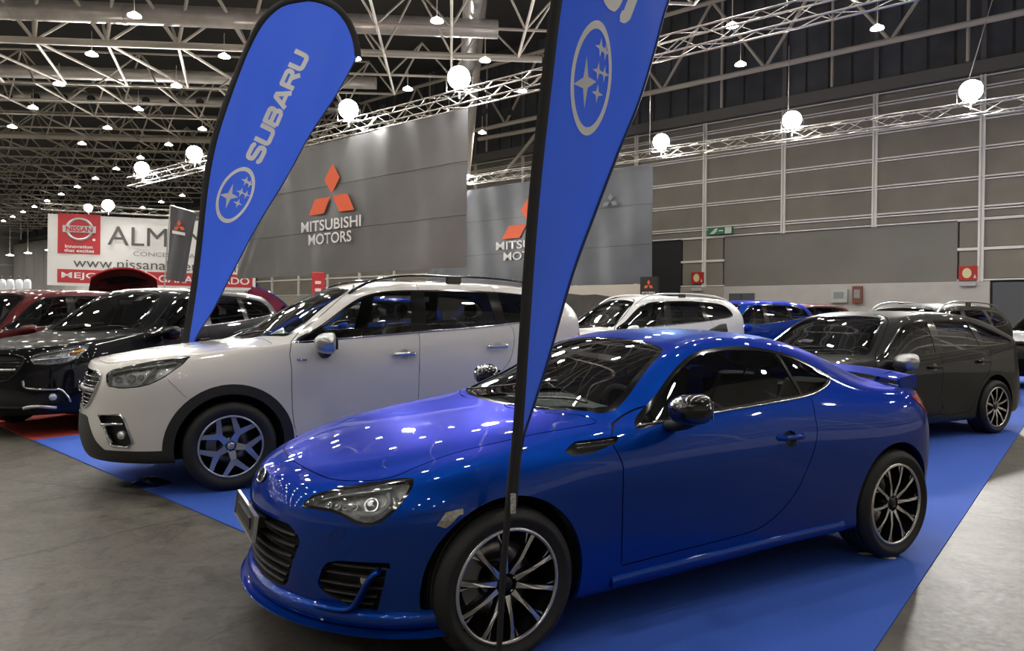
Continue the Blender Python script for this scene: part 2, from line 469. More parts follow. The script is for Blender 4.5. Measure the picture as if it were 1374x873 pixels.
# main pipes and air ducts between the layers
def pipe_thing(name, label, cat, p0, p1, q, z, r, mtl, n=20, flanges=0, along='g1', group=None):
    root = MB()
    A, B = (gp(p0, q, z), gp(p1, q, z)) if along == 'g1' else (gp(q, p0, z), gp(q, p1, z))
    root.tube(A, B, r, n)
    o = root.build(name, mtl); tag(o, label, cat, group)
    d = (B-A)
    for k in range(flanges):
        c = A + d*((k+.5)/flanges); f = MB(); u = d.normalized()
        f.tube(c-u*.05, c+u*.05, r*1.05, n); f.build('duct_flange', mtl, o)
    return o
pipe_thing('roof_pipe', 'thick cream steel pipe nearest above the blue flag in the roof frame', 'pipe', -60, 4, 31.2, 12.75, .15, STEEL, 16, group='main roof pipes')
pipe_thing('roof_pipe', 'thick cream steel pipe further back in the roof frame', 'pipe', -70, -2, 48.0, 12.75, .15, STEEL, 16, group='main roof pipes')
pipe_thing('air_duct', 'wide silver air duct crossing the top left of the roof', 'duct', -60, 2, 30.6, 13.75, .40, DUCT, 24, 14)
pipe_thing('air_duct', 'silver air duct behind the second row of roof struts', 'duct', -62, -4, 38.2, 13.7, .32, DUCT, 24, 14)
d3 = pipe_thing('air_duct', 'silver air duct with a row of round black nozzles', 'duct', -62, -6, 42.6, 13.7, .30, DUCT, 24, 10)
nz = MB(); nz.tube((0, 0, 0), (0, -.12, -.06), .19, 14); nz.tube((0, -.12, -.06), (0, -.14, -.07), .21, 14); nz_me = nz.mesh('duct_nozzle', mat('black_nozzle', (.012, .012, .012), .6))
for k in range(30):
    c = gp(-40+1.5*k, 42.6-.27, 13.62); o = link('duct_nozzle', nz_me, d3); o.location = c
pipe_thing('air_duct', 'silver air duct running away above the black banner', 'duct', 20, 40, .9, 15.0, .42, DUCT, 24, 6, along='g2')
pipe_thing('air_duct', 'short silver branch duct at the top edge, left of the tall blue flag', 'duct', 19, 29.6, -12.6, 14.9, .40, DUCT, 24, 3, along='g2')
pipe_thing('air_duct', 'pale air duct low at the far left under the roof', 'duct', -70, -48, 60.0, 10.6, .42, DUCT, 20, 5)
# lattice girder along the big wall
gir = tag(empty('ceiling_wall_girder', hp(0, 34, 13.4)), kind='structure')
gb = hp(0, 34, 13.4)
tube_obj('girder_chord', unit_me, hp(-15, 34, 13.3), hp(60, 34, 13.3), .14, gir, gb)
tube_obj('girder_chord', unit_me, hp(-15, 34, 17.2), hp(60, 34, 17.2), .12, gir, gb)
for k in range(-2, 11):
    c = hp(1.2+5.4*k, 34, 13.3)
    tube_obj('girder_strut', unit_me, c, hp(1.2+5.4*k+2.7, 34, 17.2), .08, gir, gb)
    tube_obj('girder_strut', unit_me, c, hp(1.2+5.4*k-2.7, 34, 17.2), .08, gir, gb)
for k in range(-2, 7):
    tube_obj('girder_post', unit_me, hp(1.2+5.4*k+2.7, 35.3, 12.2), hp(1.2+5.4*k+2.7, 35.3, 18.5), .07, gir, gb)
for a, b, r in ((hp(25.9, 34.6, 8.5), hp(25.9, 34.6, 13.3), .16), (hp(29.0, 34.6, 10.2), hp(26.1, 34.6, 12.6), .12), (hp(31, 34.6, 12.9), hp(20, 34.6, 12.7), .14), (hp(27.8, 30, 9.5), hp(24.8, 28, 18), .22)):
    tube_obj('girder_brace', unit_me, a, b, r, gir, gb)

# ---------------------------------------------------------------- round roof lamps
LAMP_E = emitter('lamp_glow_warm_white', (1.0, .955, .86), LAMP_POWER)
hm = MB(); hm.lathe([(.05, .16), (.09, .14), (.11, .10), (.21, .06), (.235, .0), (.228, .0), (.20, .04), (.0, .05)], 18, axis='z'); house_me = hm.mesh('lamp_housing', mat('lamp_housing_glow', (.55, .53, .48), .4, emit=((1, .95, .85), 5.0)))  # housing glow added to light the roof frame above
gm = MB(); gm.add([(  .225*math.cos(2*math.pi*k/14), .225*math.sin(2*math.pi*k/14), .02) for k in range(14)][::-1], [tuple(range(14))]); glow_me = gm.mesh('lamp_glass', LAMP_E)
sm_ = MB(); sm_.tube((0, 0, .18), (0, 0, .95), .012, 6); stem_me = sm_.mesh('lamp_stem', STEEL)
for j in range(-20, 20):
    for i in range(-22, 24):
        x = -24.3 + 5.25*i + 1.55*j; y = 35.7 + .15*i + 3.85*j
        p = Vector((x, y, 11.7))
        if not inside(p, 5): continue
        t_, D_ = p.dot(HD), p.dot(HN)
        if not (0 < y < 64 or (y >= 64 and y < 108 and D_ > 10) or (y <= 0 and -16 < D_ < -7 and -12 < t_ < 14)) or x > 30 or x < -95: continue  # farthest rows and the unseen patch behind the camera added for their light
        if y > 46 and (i+j) % 2: continue
        o = empty('roof_lamp', p); tag(o, 'round white roof lamp hanging under the space frame', 'lamp', 'round lamps under the roof')
        for nm, me in (('lamp_housing', house_me), ('lamp_glass', glow_me), ('lamp_stem', stem_me)): link(nm, me, o)
# ---------------------------------------------------------------- lighting trusses with floodlights
FLOOD_E = emitter('flood_glow_white', (1.0, .97, .93), FLOOD_POWER)
ubrace = MB(); ubrace.tube((0, 0, 0), (0, 0, 1), 1, 6); brace_me = ubrace.mesh('truss_brace', ALU)
uchord = MB(); uchord.tube((0, 0, 0), (0, 0, 1), 1, 10); chord_me = uchord.mesh('truss_chord', ALU)
def truss(label, a, b, s=.42, bay=.75, sec=(1, 1, 1, 1), chord_r=.026, brace_r=.013):
    a = Vector(a); b = Vector(b); u = (b-a).normalized(); side = u.cross(Vector((0, 0, 1))).normalized(); up = Vector((0, 0, 1))
    root = empty('lighting_truss', a); tag(root, label, 'truss')
    cs = [(-1, -1), (1, -1), (1, 1), (-1, 1)]
    off = [side*(x*s/2) + up*(y*s/2) for x, y in cs]
    for f in off: tube_obj('truss_chord', chord_me, a+f, b+f, chord_r, root, a)
    n = int((b-a).length/bay); st = (b-a)/n
    for k in range(n):
        p = a + st*k
        for q in range(4):
            if not sec[q]: continue
            f0, f1 = off[q], off[(q+1) % 4]
            if k % 2: f0, f1 = f1, f0
            tube_obj('truss_brace', brace_me, p+f0, p+st+f1, brace_r, root, a)
    for k in range(0, n+1, 4):
        p = a+st*k
        for q in (0, 2): tube_obj('truss_brace', brace_me, p+off[q], p+off[(q+1) % 4], brace_r, root, a)
    return root
truss('long aluminium truss above the large black banner, nearest the camera', hp(1.5, 17, 8.42), hp(41, 17, 8.62), .46)
truss('aluminium truss in front of the panelled wall, above the second banner', hp(-2.5, 30, 8.75), hp(30, 30, 9.15), .42)

# flood: body, glass, yoke; lens glare put into their round, oversized shape
fb = MB(); fb.lathe([(0, .16), (.12, .15), (.16, .06), (.27, -.06), (.285, -.085), (.27, -.085), (.25, -.06), (0, -.06)], 24); fb_me = fb.mesh('flood_body', mat('flood_body_black', (.03, .03, .032), .5))
fg = MB(); fg.lathe([(0, -.095), (.15, -.092), (.262, -.080)], 24); fg_me = fg.mesh('flood_glass', FLOOD_E)
fy = MB(); fy.path([(-.30, 0, 0), (-.30, 0, -.34), (.30, 0, -.34), (.30, 0, 0)], .018, 6); fy.tube((0, 0, -.34), (0, 0, -.50), .025, 8); fy_me = fy.mesh('flood_yoke', ALU)
def flood(t, D, z, tilt, yaw, label, group='floodlights on the trusses', s=1.4):
    o = empty('floodlight', hp(t, D, z)); tag(o, label, 'floodlight', group)
    for nm, me in (('flood_body', fb_me), ('flood_glass', fg_me)):
        q = link(nm, me, o); q.rotation_euler = (R(tilt), 0, 0)
    q = link('flood_yoke', fy_me, o)
    o.rotation_euler = (0, 0, WA - math.pi/2 + yaw); o.scale = (s, s, s)
    return o
for t, l in ((16.1, 'blazing floodlight on the near truss at the right end of the large banner'), (21.9, 'floodlight on the near truss beside the tip of the tall blue flag'), (33.9, 'floodlight on the near truss just left of the tall blue flag'), (39.7, 'leftmost floodlight on the near truss')):
    flood(t, 17, 9.22, 22, math.atan2(t, 17)*.85, l)
for t, l in ((28.04, 'floodlight on the far truss showing past the edge of the large banner'), (15.4, 'floodlight on the far truss right of the foreground flag'), (9.44, 'floodlight in the middle of the far truss before the panelled wall'), (3.2, 'rightmost floodlight on the far truss')):
    flood(t, 30, 9.52, 22, math.atan2(t, 30)*.85, l)
for t, D, l in ((9.9, 17, 'small lamp clipped below the near truss right of the foreground flag'),):
    pass
# suspension cables
for k, (t, D, z) in enumerate(((3.5, 30, 9.0), (16.0, 30, 9.0), (9.6, 30, 9.0), (5.5, 17, 8.7), (26, 17, 8.7))):
    m = MB(); m.tube(hp(t, D, z), hp(t-(.9 if k == 0 else 0), D, 12.6), .018, 6); o = m.build('hanging_cable', ALU)
    tag(o, ['thin cable slanting up from the far truss at right', 'thin cable at the left end of the far truss', 'thin cable in the middle of the far truss', 'thin cable on the near truss at top right', 'thin cable on the near truss above the banner'][k], 'cable')

# ---------------------------------------------------------------- black fabric banners with a red three-diamond sign
FABRIC = mat('black_banner_cloth', (.135, .135, .14), .36, noise=(.6, .12), spec=.5)
RED = mat('sign_red_orange', (.80, .115, .03), .5)
WHITE_PRINT = mat('print_white', (.80, .80, .80), .5)
def cloth_banner(name, label, cat, t0, t1, D, z0, z1, seams=(.33, .67), nx=110, nz=36, amp=.055, mtl=None):
    o = empty(name, hp((t0+t1)/2, D, z0)); tag(o, label, cat)
    base = hp((t0+t1)/2, D, z0); rnd = random.Random(int(t0*10)); ph = [rnd.uniform(0, 6.3) for _ in range(8)]
    def pt(u, v, k=0.):
        f = amp*(.5*math.sin(u*31+ph[0]+v*2)*(.4+.6*(1-v)) + .35*math.sin(u*57+ph[1]-v*3) + .5*math.sin(u*13+ph[2]+v*5) + .4*math.exp(-((u-.82+(v-.9)*.2)/.06)**2)*math.sin(u*120+v*30))
        return hp(t0+(t1-t0)*u, D-f-k, z0+(z1-z0)*v) - base
    m = MB(); m.grid([[pt(i/nx, j/nz) for j in range(nz+1)] for i in range(nx+1)])
    m.grid([[pt(i/nx, j/nz, -.012) for j in range(nz+1)] for i in range(nx+1)], flip=True)
    c = m.build('cloth', mtl or FABRIC, o, fix=False)
    for v in seams:
        s = MB(); s.path([pt(i/60, v, .006) for i in range(61)], .008, 4); s.build('seam', mat('seam_dark', (.03, .03, .03), .7), o)
    return o, base, pt
def flat_on(o, base, D, polys, name, mtl):
    for p in polys:
        m = MB(); m.prism(p, lambda u, v, h: hp(u, D-h, v)-base, 0, .004); m.build(name, mtl, o)
def text_fit(txt, w, h, bold=.02):
    """flat lettering mesh centred on the origin, exactly w by h"""
    me = text_mesh(txt, 1.0, bold, 1., 'CENTER', .0)
    xs = [v.co.x for v in me.vertices]; ys = [v.co.y for v in me.vertices]
    cx, cy = (min(xs)+max(xs))/2, (min(ys)+max(ys))/2; sx, sy = w/(max(xs)-min(xs)), h/(max(ys)-min(ys))
    for v in me.vertices: v.co = ((v.co.x-cx)*sx, (v.co.y-cy)*sy, 0)
    return me
def wall_axes(): return Matrix(((-HD.x, 0, -HN.x, 0), (-HD.y, 0, -HN.y, 0), (-HD.z, 1, -HN.z, 0), (0, 0, 0, 1)))
def sign_text(o, base, D, txt, ta, tb, z, h, bold, mtl, name='lettering'):
    me = text_fit(txt, abs(tb-ta), h, bold); me.materials.clear(); me.materials.append(mtl)
    me.transform(Matrix.Translation(hp((ta+tb)/2, D, z)-base) @ wall_axes())
    return link(name, me, o)
b1, bs1, p1 = cloth_banner('hanging_banner', 'large black cloth banner with red three-diamond sign hanging from the near truss', 'banner', 15.75, 29.9, 17, 2.95, 8.16)
DIAMONDS = [[(22.78, 7.25), (22.33, 6.66), (22.83, 6.07), (23.29, 6.66)], [(23.92, 5.97), (22.93, 5.97), (23.33, 5.35), (24.32, 5.35)], [(22.77, 5.99), (21.86, 5.99), (21.45, 5.33), (22.36, 5.33)]]
flat_on(b1, bs1, 16.90, DIAMONDS, 'red_diamond', RED)
sign_text(b1, bs1, 16.90, 'MITSUBISHI', 24.86, 21.05, 4.90, .43, .014, WHITE_PRINT)
sign_text(b1, bs1, 16.90, 'MOTORS', 24.37, 21.62, 4.36, .43, .014, WHITE_PRINT)
b2, bs2, p2 = cloth_banner('hanging_banner', 'second black cloth banner with red diamonds hanging from the far truss behind the flag', 'banner', 15.85, 31.0, 30, 2.9, 8.55, amp=.06, mtl=mat('blue_grey_banner_cloth', (.115, .125, .145), .38, noise=(.6, .15)))
mp2 = lambda p: (23.2+(p[0]-22.87)*1.25, 5.55+(p[1]-5.35)*1.15)
flat_on(b2, bs2, 29.89, [[mp2(q) for q in p] for p in DIAMONDS], 'red_diamond', RED)
sign_text(b2, bs2, 29.89, 'MITSUBISHI', 25.45, 20.9, 5.19, .45, .014, WHITE_PRINT)
sign_text(b2, bs2, 29.89, 'MOTORS', 24.9, 21.5, 4.58, .45, .014, WHITE_PRINT)
flat_on(b2, bs2, 29.89, [[(18.1+(q[0]-22.87)*.3, 7.0+(q[1]-6.1)*.3) for q in p] for p in DIAMONDS], 'pale_diamond', mat('print_pale_grey', (.20, .21, .23), .5))
# ---------------------------------------------------------------- carpets
def carpet(name, label, pts, mtl, h=.008):
    m = MB(); n = len(pts)
    m.prism(pts, lambda u, v, z: (u, v, z), .0005, h)
    o = m.build(name, mtl); tag(o, label, 'carpet'); return o
CA = Vector((.743, -.669)); CB = Vector((.640, .768))
C0 = Vector((.88, 2.15))
L0 = 8.25
back = 26
c1 = C0 - CA*L0; 
carpet('exhibition_carpet', 'bright blue carpet under the coupe and the white car', [tuple(C0), tuple(C0+CB*back), tuple(c1+CB*back), tuple(c1)], mat('blue_carpet', (.028, .098, .50), .85, noise=(140, .10), bump=(300, .2)))
c2 = c1 - CA*9
carpet('exhibition_carpet', 'red carpet under the black car at left', [tuple(c1), tuple(c1+CB*12), tuple(c2+CB*12), tuple(c2)], mat('red_carpet', (.42, .035, .02), .85, noise=(140, .12), bump=(300, .2)), .0075)

# ---------------------------------------------------------------- white dealer banner far left
wb_c = Vector((-26.2, 41.5, 0)); WBA = R(14)
wx = Vector((math.cos(WBA), math.sin(WBA), 0)); wy = Vector((0, 0, 1))
tilt = R(-.9)
WX = wx*math.cos(tilt) + wy*math.sin(tilt); WY = wy*math.cos(tilt) - wx*math.sin(tilt); WN = WX.cross(WY)
WM = Matrix(((WX.x, WY.x, WN.x, 0), (WX.y, WY.y, WN.y, 0), (WX.z, WY.z, WN.z, 0), (0, 0, 0, 1)))
S_ = 41.5/941.5
WBZ = 1.41 + (417-333)*S_          # middle height
wb = empty('dealer_banner', (wb_c.x, wb_c.y, 0)); tag(wb, 'wide white dealer banner with red round badge panel and web address, far left', 'banner')
WB0 = wb_c + Vector((0, 0, WBZ)); wbase = Vector((wb_c.x, wb_c.y, 0))
def wpx(x, y):
    """banner drawing units to banner metres, origin in the middle"""
    return ((x-93)*S_*1.0, -(y-333+ -.0)*S_)
def wplate(name, mtl, x0, y0, x1, y1, lift, parent=None, poly=None):
    pts = poly or [(x0, y1), (x1, y1), (x1, y0), (x0, y0)]
    m = MB(); m.prism([wpx(a, b) for a, b in pts], lambda u, v, h: WB0 + WX*u + WY*v + WN*h - wbase, 0 if lift == 0 else lift-.01, lift+.01)
    return m.build(name, mtl, wb)
white_vinyl = mat('white_vinyl', (.80, .79, .79), .5); red_vinyl = mat('red_vinyl', (.52, .035, .045), .5); grey_vinyl = mat('dark_grey_print', (.10, .095, .095), .5); pale = mat('white_print', (.82, .82, .82), .5)
wplate('cloth', white_vinyl, 68, 287, 330, 382, 0.0)
wplate('red_panel', red_vinyl, 80, 285.5, 131, 339, .02)
wplate('red_stripe', red_vinyl, 80, 360, 326, 378, .02)
def wtext(txt, x0, x1, y0, y1, mtl, bold=.02, name='lettering', slope=0.):
    (a, b), (c, d) = wpx(x0, y1), wpx(x1, y0)
    me = text_fit(txt, c-a, d-b, bold); me.materials.clear(); me.materials.append(mtl)
    me.transform(Matrix.Translation(WB0 + WX*((a+c)/2) + WY*((b+d)/2) + WN*.05 - wbase) @ WM); return link(name, me, wb)
wtext('ALMENAR', 140, 318, 300, 325, grey_vinyl, .0)
wtext('CONCESIONARIO OFICIAL', 172, 318, 333, 339, mat('mid_grey_print', (.30, .29, .29), .5), .0)
wtext('www.nissanalmenar.com', 99, 316, 344, 357, grey_vinyl, .0)
wtext('MEJOR', 85, 142, 364, 374, pale, .012)
wtext('GARANTIZADO', 204, 322, 364, 374, pale, .012)
wtext('Innovation', 89, 122, 327, 331.5, pale, .02); wtext('that excites', 88, 124, 332.5, 337, pale, .02)
ring = []
m = MB(); cx, cy = wpx(106, 306); n = 36
for k in range(n+1):
    a = 2*math.pi*k/n; ring.append([WB0 - wbase + WX*(cx+r*S_*math.cos(a)) + WY*(cy+r*S_*.92*math.sin(a)) + WN*h for r, h in ((17, .03), (17, .06), (13.4, .06), (13.4, .03))])
m.grid(ring); m.build('badge_ring', mat('print_silver', (.55, .56, .58), .35, .5), wb)
wplate('badge_bar', mat('print_silver', (.55, .56, .58), .35, .5), 86, 301.5, 126, 310.5, .07)
(a, b), (c, d) = wpx(90, 309.5), wpx(122, 302.5)
me = text_fit('NISSAN', c-a, d-b, .03); me.materials.clear(); me.materials.append(red_vinyl); me.transform(Matrix.Translation(WB0 + WX*((a+c)/2) + WY*((b+d)/2) + WN*.09 - wbase) @ WM); link('badge_lettering', me, wb)
wplate('trade_dot', pale, 0, 0, 0, 0, .04, poly=[(122, 321), (125, 321), (125, 318), (122, 318)])
A = WB0 + WX*wpx(60, 278)[0] + WY*wpx(60, 278)[1]; B = WB0 + WX*wpx(335, 278)[0] + WY*wpx(335, 278)[1]
truss('short aluminium truss carrying the white dealer banner', A, B, .36, .9)
for x, y in ((142, 272), (118, 277)):
    u, v = wpx(x, y); p = WB0 + WX*u + WY*v - WN*(-.25)
    o = empty('floodlight', p); tag(o, 'floodlight above the white dealer banner, ' + ('brighter one to the right' if x > 130 else 'smaller one to the left'), 'floodlight', 'floodlights on the trusses')
    for nm, me in (('flood_body', fb_me), ('flood_glass', fg_me)):
        q = link(nm, me, o); q.rotation_euler = (R(15), 0, 0)
    link('flood_yoke', fy_me, o); o.rotation_euler = (0, 0, R(20)); o.scale = (1.2,)*3 if x > 130 else (.8,)*3

# small dark pennant on a slanting pole before the white banner
pn = empty('pennant', (-14.6, 30.0, 0)); tag(pn, 'grey hanging pennant with small red diamonds before the white dealer banner', 'pennant')
k = 30.0/941.5; pc = Vector((-14.6, 30.0, 0))
P = lambda x, y: Vector(((x-687)*k, 30.0, 1.41+(417-y)*k)) - pc
m = MB(); rows = []
for j in range(13):
    v = j/12; l = P(230+(221-230)*v, 275+(373-275)*v); r = P(263+(250-263)*v, 284+(377-284)*v)
    rows.append([l.lerp(r, i/10) + Vector((0, .12*math.sin(i*.9+v*2), 0)) for i in range(11)])
m.grid(rows); m.grid([[q + Vector((0, .015, 0)) for q in r] for r in rows], flip=True); m.build('cloth', mat('grey_pennant_cloth', (.10, .10, .115), .5), pn, fix=False)
m = MB(); m.tube(P(229, 274), P(221, 375), .03, 8); m.tube(P(221, 375), Vector((P(221, 375).x, 0, 0)), .03, 8); m.tube(P(229, 274), P(264, 284), .025, 8); m.build('pole', ALU, pn)
def pdia(cx, cy, s):
    out = []
    for a in (90, 210, 330):
        u = (math.cos(R(a-30))*s, math.sin(R(a-30))*s); v = (math.cos(R(a+30))*s, math.sin(R(a+30))*s)
        out.append([(cx, cy), (cx+u[0], cy-u[1]), (cx+u[0]+v[0], cy-u[1]-v[1]), (cx+v[0], cy-v[1])])
    return out
for q in pdia(243, 303, 5.0):
    m = MB(); m.prism(q, lambda u, v, h: P(u, v) + Vector((0, -.16-h, 0)), 0, .01); m.build('red_diamond', RED, pn)
m = MB(); m.prism([(234, 308), (251, 311), (251, 315), (234, 312)], lambda u, v, h: P(u, v) + Vector((0, -.16-h, 0)), 0, .01); m.build('printed_line', pale, pn)

# black totem, landscape poster, red totem
tb = hp(15.42, 29, 0)
o = empty('sign_totem', tb); tag(o, 'black upright sign with small red diamonds beside the second banner', 'sign')
m = MB(); hbox(m, 14.98, 15.85, 28.9, 29.1, 0, 3.15); m.V = [tuple(Vector(v)-tb) for v in m.V]; m.build('board', mat('totem_black', (.02, .02, .02), .4), o)
flat_on(o, tb, 28.89, [[(15.42+(q[0]-22.87)*.16, 2.78+(q[1]-6.1)*.20) for q in p] for p in DIAMONDS], 'red_diamond', RED)
sign_text(o, tb, 28.88, 'MITSUBISHI', 15.75, 15.10, 2.42, .085, .02, WHITE_PRINT); sign_text(o, tb, 28.88, 'MOTORS', 15.67, 15.17, 2.30, .085, .02, WHITE_PRINT)
tb = hp(18.6, 29.6, 0)
o = empty('landscape_poster', tb); tag(o, 'wide poster of dark hills under a pale sky below the second banner', 'poster')
m = MB(); hbox(m, 15.9, 22.2, 29.5, 29.6, .2, 2.86); m.V = [tuple(Vector(v)-tb) for v in m.V]; m.build('board', mat('poster_sky', (.55, .50, .44), .6, noise=(.25, .25)), o)
hill = [(22.2, .2), (22.2, 2.55), (21.6, 2.62), (21.0, 2.50), (20.2, 2.46), (19.4, 2.38), (18.6, 2.40), (17.8, 2.28), (17.0, 2.22), (15.9, 2.10), (15.9, .2)]
flat_on(o, tb, 29.49, [hill], 'hills', mat('poster_hills', (.06, .055, .05), .6, noise=(.6, .3)))
kb = Vector((-6.62, 24.0, 0))
o = empty('sign_totem', kb); tag(o, 'narrow red upright sign behind the white car below the large banner', 'sign')
m = MB(); m.box((0, 0, 1.4), (.42, .10, 2.8), bev=.01); m.build('board', red_vinyl, o)
for i, z in enumerate((2.45, 2.2, 1.95)):
    m = MB(); m.box((0, -.055, z), (.20, .01, .10)); m.build('printed_mark', pale, o)
# fire hose boxes, exit sign, junction boxes
for t, z, l in ((16.2, 3.42, 'red fire hose cabinet sign on the pier beside the exit sign'), (3.83, 3.27, 'red fire hose cabinet sign on the right pier')):
    b = hp(t, D1-.1, z); o = empty('fire_hose_sign', b); tag(o, l, 'fire sign')
    m = MB(); hbox(m, t-.34, t+.34, D1-.16, D1-.02, z-.30, z+.30); m.V = [tuple(Vector(v)-b) for v in m.V]; m.build('board', mat('fire_red', (.55, .03, .02), .45), o)
    hp_ = [(t+.17*math.cos(a)+.04, z+.22*math.sin(a)) for a in np.linspace(0, 6.28, 16, endpoint=False)]
    flat_on(o, b, D1-.165, [hp_], 'hose_symbol', mat('symbol_cream', (.85, .78, .45), .5))
    flat_on(o, b, D1-.165, [[(t-.30, z-.22), (t-.20, z-.22), (t-.25, z-.05)]], 'small_mark', mat('symbol_white', (.8, .8, .8), .5))
    hs = MB(); hbox(hs, t-.30, t+.30, D1-.22, D1-.05, 2.72, 2.86); hs.V = [tuple(Vector(v)-b) for v in hs.V]; hs.build('shelf', W_BASE, o)
b = hp(14.9, D1-.1, 5.9); o = empty('exit_sign', b); tag(o, 'green and white emergency exit sign above the pier', 'sign')
m = MB(); hbox(m, 14.25, 15.6, D1-.2, D1-.05, 5.68, 6.05); m.V = [tuple(Vector(v)-b) for v in m.V]; m.build('board', mat('exit_green', (.05, .22, .12), .4), o)
flat_on(o, b, D1-.205, [[(15.5, 5.72), (15.25, 5.72), (15.1, 5.85), (15.05, 6.0), (15.2, 6.0), (15.35, 5.85)], [(15.0, 5.84), (14.75, 5.84), (14.75, 5.90), (15.0, 5.90)], [(14.65, 5.70), (14.3, 5.70), (14.3, 6.03), (14.65, 6.03)]], 'pictogram', mat('exit_white', (.8, .85, .75), .4))
for t, z, w_, h_, mtl, l in ((9.0, 2.35, .75, .62, mat('switch_box_white', (.62, .63, .60), .5), 'white electrical box on the plinth below the shutter'), (8.2, 2.40, .42, .8, mat('box_red_brown', (.25, .09, .06), .5), 'red-brown alarm box on the plinth below the shutter')):
    m = MB(); hbox(m, t-w_/2, t+w_/2, D1-.25, D1-.04, z-h_/2, z+h_/2); o = m.build('wall_box', mtl); tag(o, l, 'box')
    q = MB(); hbox(q, t-w_*.3, t+w_*.3, D1-.28, D1-.25, z-h_*.2, z+h_*.3); q.build('box_cover', mat('switch_box_grey', (.35, .36, .36), .5), o)
# white gas-bottle-like columns far left
for i in range(4):
    x = -26.9 - 0.0 + i*.50; b = Vector((-27.6+i*.45, 38.0, 0))
    o = empty('white_cylinder', b); tag(o, ['leftmost', 'second from left', 'third from left', 'rightmost'][i] + ' of the four white cylinders standing far left beyond the cars', 'cylinder', 'white cylinders far left')
    m = MB(); m.lathe([(.0, 0), (.19, 0), (.19, 2.95), (.15, 3.12), (.05, 3.16), (0, 3.16)], 20, axis='z'); m.build('body', mat('white_enamel', (.72, .75, .80), .35), o)
    m = MB(); m.lathe([(.05, 3.14), (.06, 3.2), (.03, 3.32), (0, 3.34)], 12, axis='z'); m.build('valve', mat('valve_dark', (.05, .05, .05), .4), o)

for i, (x, y) in enumerate(((14, 341), (38, 338), (66, 334))):
    p = Vector(((x-687)/941.5*84, 84, 1.41+(416-y)/941.5*84)); o = empty('wall_lamp', p); tag(o, ['leftmost', 'middle', 'rightmost'][i] + ' of three low round lamps before the pale wall at far left', 'lamp', 'lamps along the far left wall')
    for nm, me in (('lamp_housing', house_me), ('lamp_glass', glow_me)): link(nm, me, o)
    m = MB(); m.tube((0, 0, .18), (0, 0, 4.9), .02, 6); m.build('lamp_stem', STEEL, o); o.scale = (1.8, 1.8, 1)

# scraps by the wheels
def film(name, label, c, rx, ry, h, mtl, cat, seed=1):
    rnd = random.Random(seed); m = MB(); n = 12
    rows = [[(c[0]+rx*u*math.cos(a)*rnd.uniform(.8, 1.15), c[1]+ry*u*math.sin(a)*rnd.uniform(.8, 1.15), .010 + h*(1-u)*rnd.uniform(.5, 1.2)) for u in (0.02, .35, .7, 1)] for a in np.linspace(0, 2*math.pi, n, endpoint=False)]
    rows.append(rows[0]); m.grid(rows, smooth=False); o = m.build(name, mtl); tag(o, label, cat); return o
film('plastic_film', 'crumpled clear plastic film under the front wheel of the white estate', (-2.98, 5.72), .22, .14, .07, glass('film_clear', (.80, .84, .84), .10, .15), 'film', 3)
film('paper_scrap', 'small white paper scrap beside the rear wheel of the coupe', (2.10, 4.12), .05, .025, .012, pale, 'scrap', 5)
film('paper_scrap', 'second small white scrap a little right of the coupe rear wheel', (2.20, 4.05), .04, .02, .010, pale, 'scrap', 8)
# ---------------------------------------------------------------- car surface maths
def pchip(xs, ys, xq):
    xs = np.array(xs, float); ys = np.array(ys, float)
    if len(xs) == 1: return np.full(len(xq), ys[0])
    h = np.diff(xs); dl = np.diff(ys) / h
    m = np.zeros(len(xs))
    for i in range(1, len(xs) - 1):
        if dl[i-1] * dl[i] > 0:
            w1 = 2*h[i] + h[i-1]; w2 = h[i] + 2*h[i-1]
            m[i] = (w1 + w2) / (w1/dl[i-1] + w2/dl[i])
    m[0] = dl[0]; m[-1] = dl[-1]
    xq = np.asarray(xq, float)
    i = np.clip(np.searchsorted(xs, xq) - 1, 0, len(xs) - 2)
    t = (xq - xs[i]) / h[i]
    r = ((1+2*t)*(1-t)**2*ys[i] + t*(1-t)**2*h[i]*m[i] + t*t*(3-2*t)*ys[i+1] + t*t*(t-1)*h[i]*m[i+1])
    r = np.where(xq < xs[0], ys[0] + m[0]*(xq-xs[0]), r)
    r = np.where(xq > xs[-1], ys[-1] + m[-1]*(xq-xs[-1]), r)
    return r

def table(pts, sigma=0.05):
    xs = [p[0] for p in pts]; ys = [p[1] for p in pts]
    if len(pts) == 1: return lambda x: np.full(np.shape(x), ys[0], float)
    g = np.arange(min(xs) - .4, max(xs) + .4, .01)
    v = pchip(xs, ys, np.clip(g, xs[0]-.4, xs[-1]+.4))
    if sigma > 0:
        n = int(4*sigma/.01) + 1
        k = np.exp(-.5*(np.arange(-n, n+1)*.01/sigma)**2); k /= k.sum()
        pv = np.concatenate([v[0] + (v[1]-v[0])*np.arange(-n, 0), v, v[-1] + (v[-1]-v[-2])*np.arange(1, n+1)])
        v = np.convolve(pv, k, 'valid')
    return lambda x: np.interp(x, g, v)

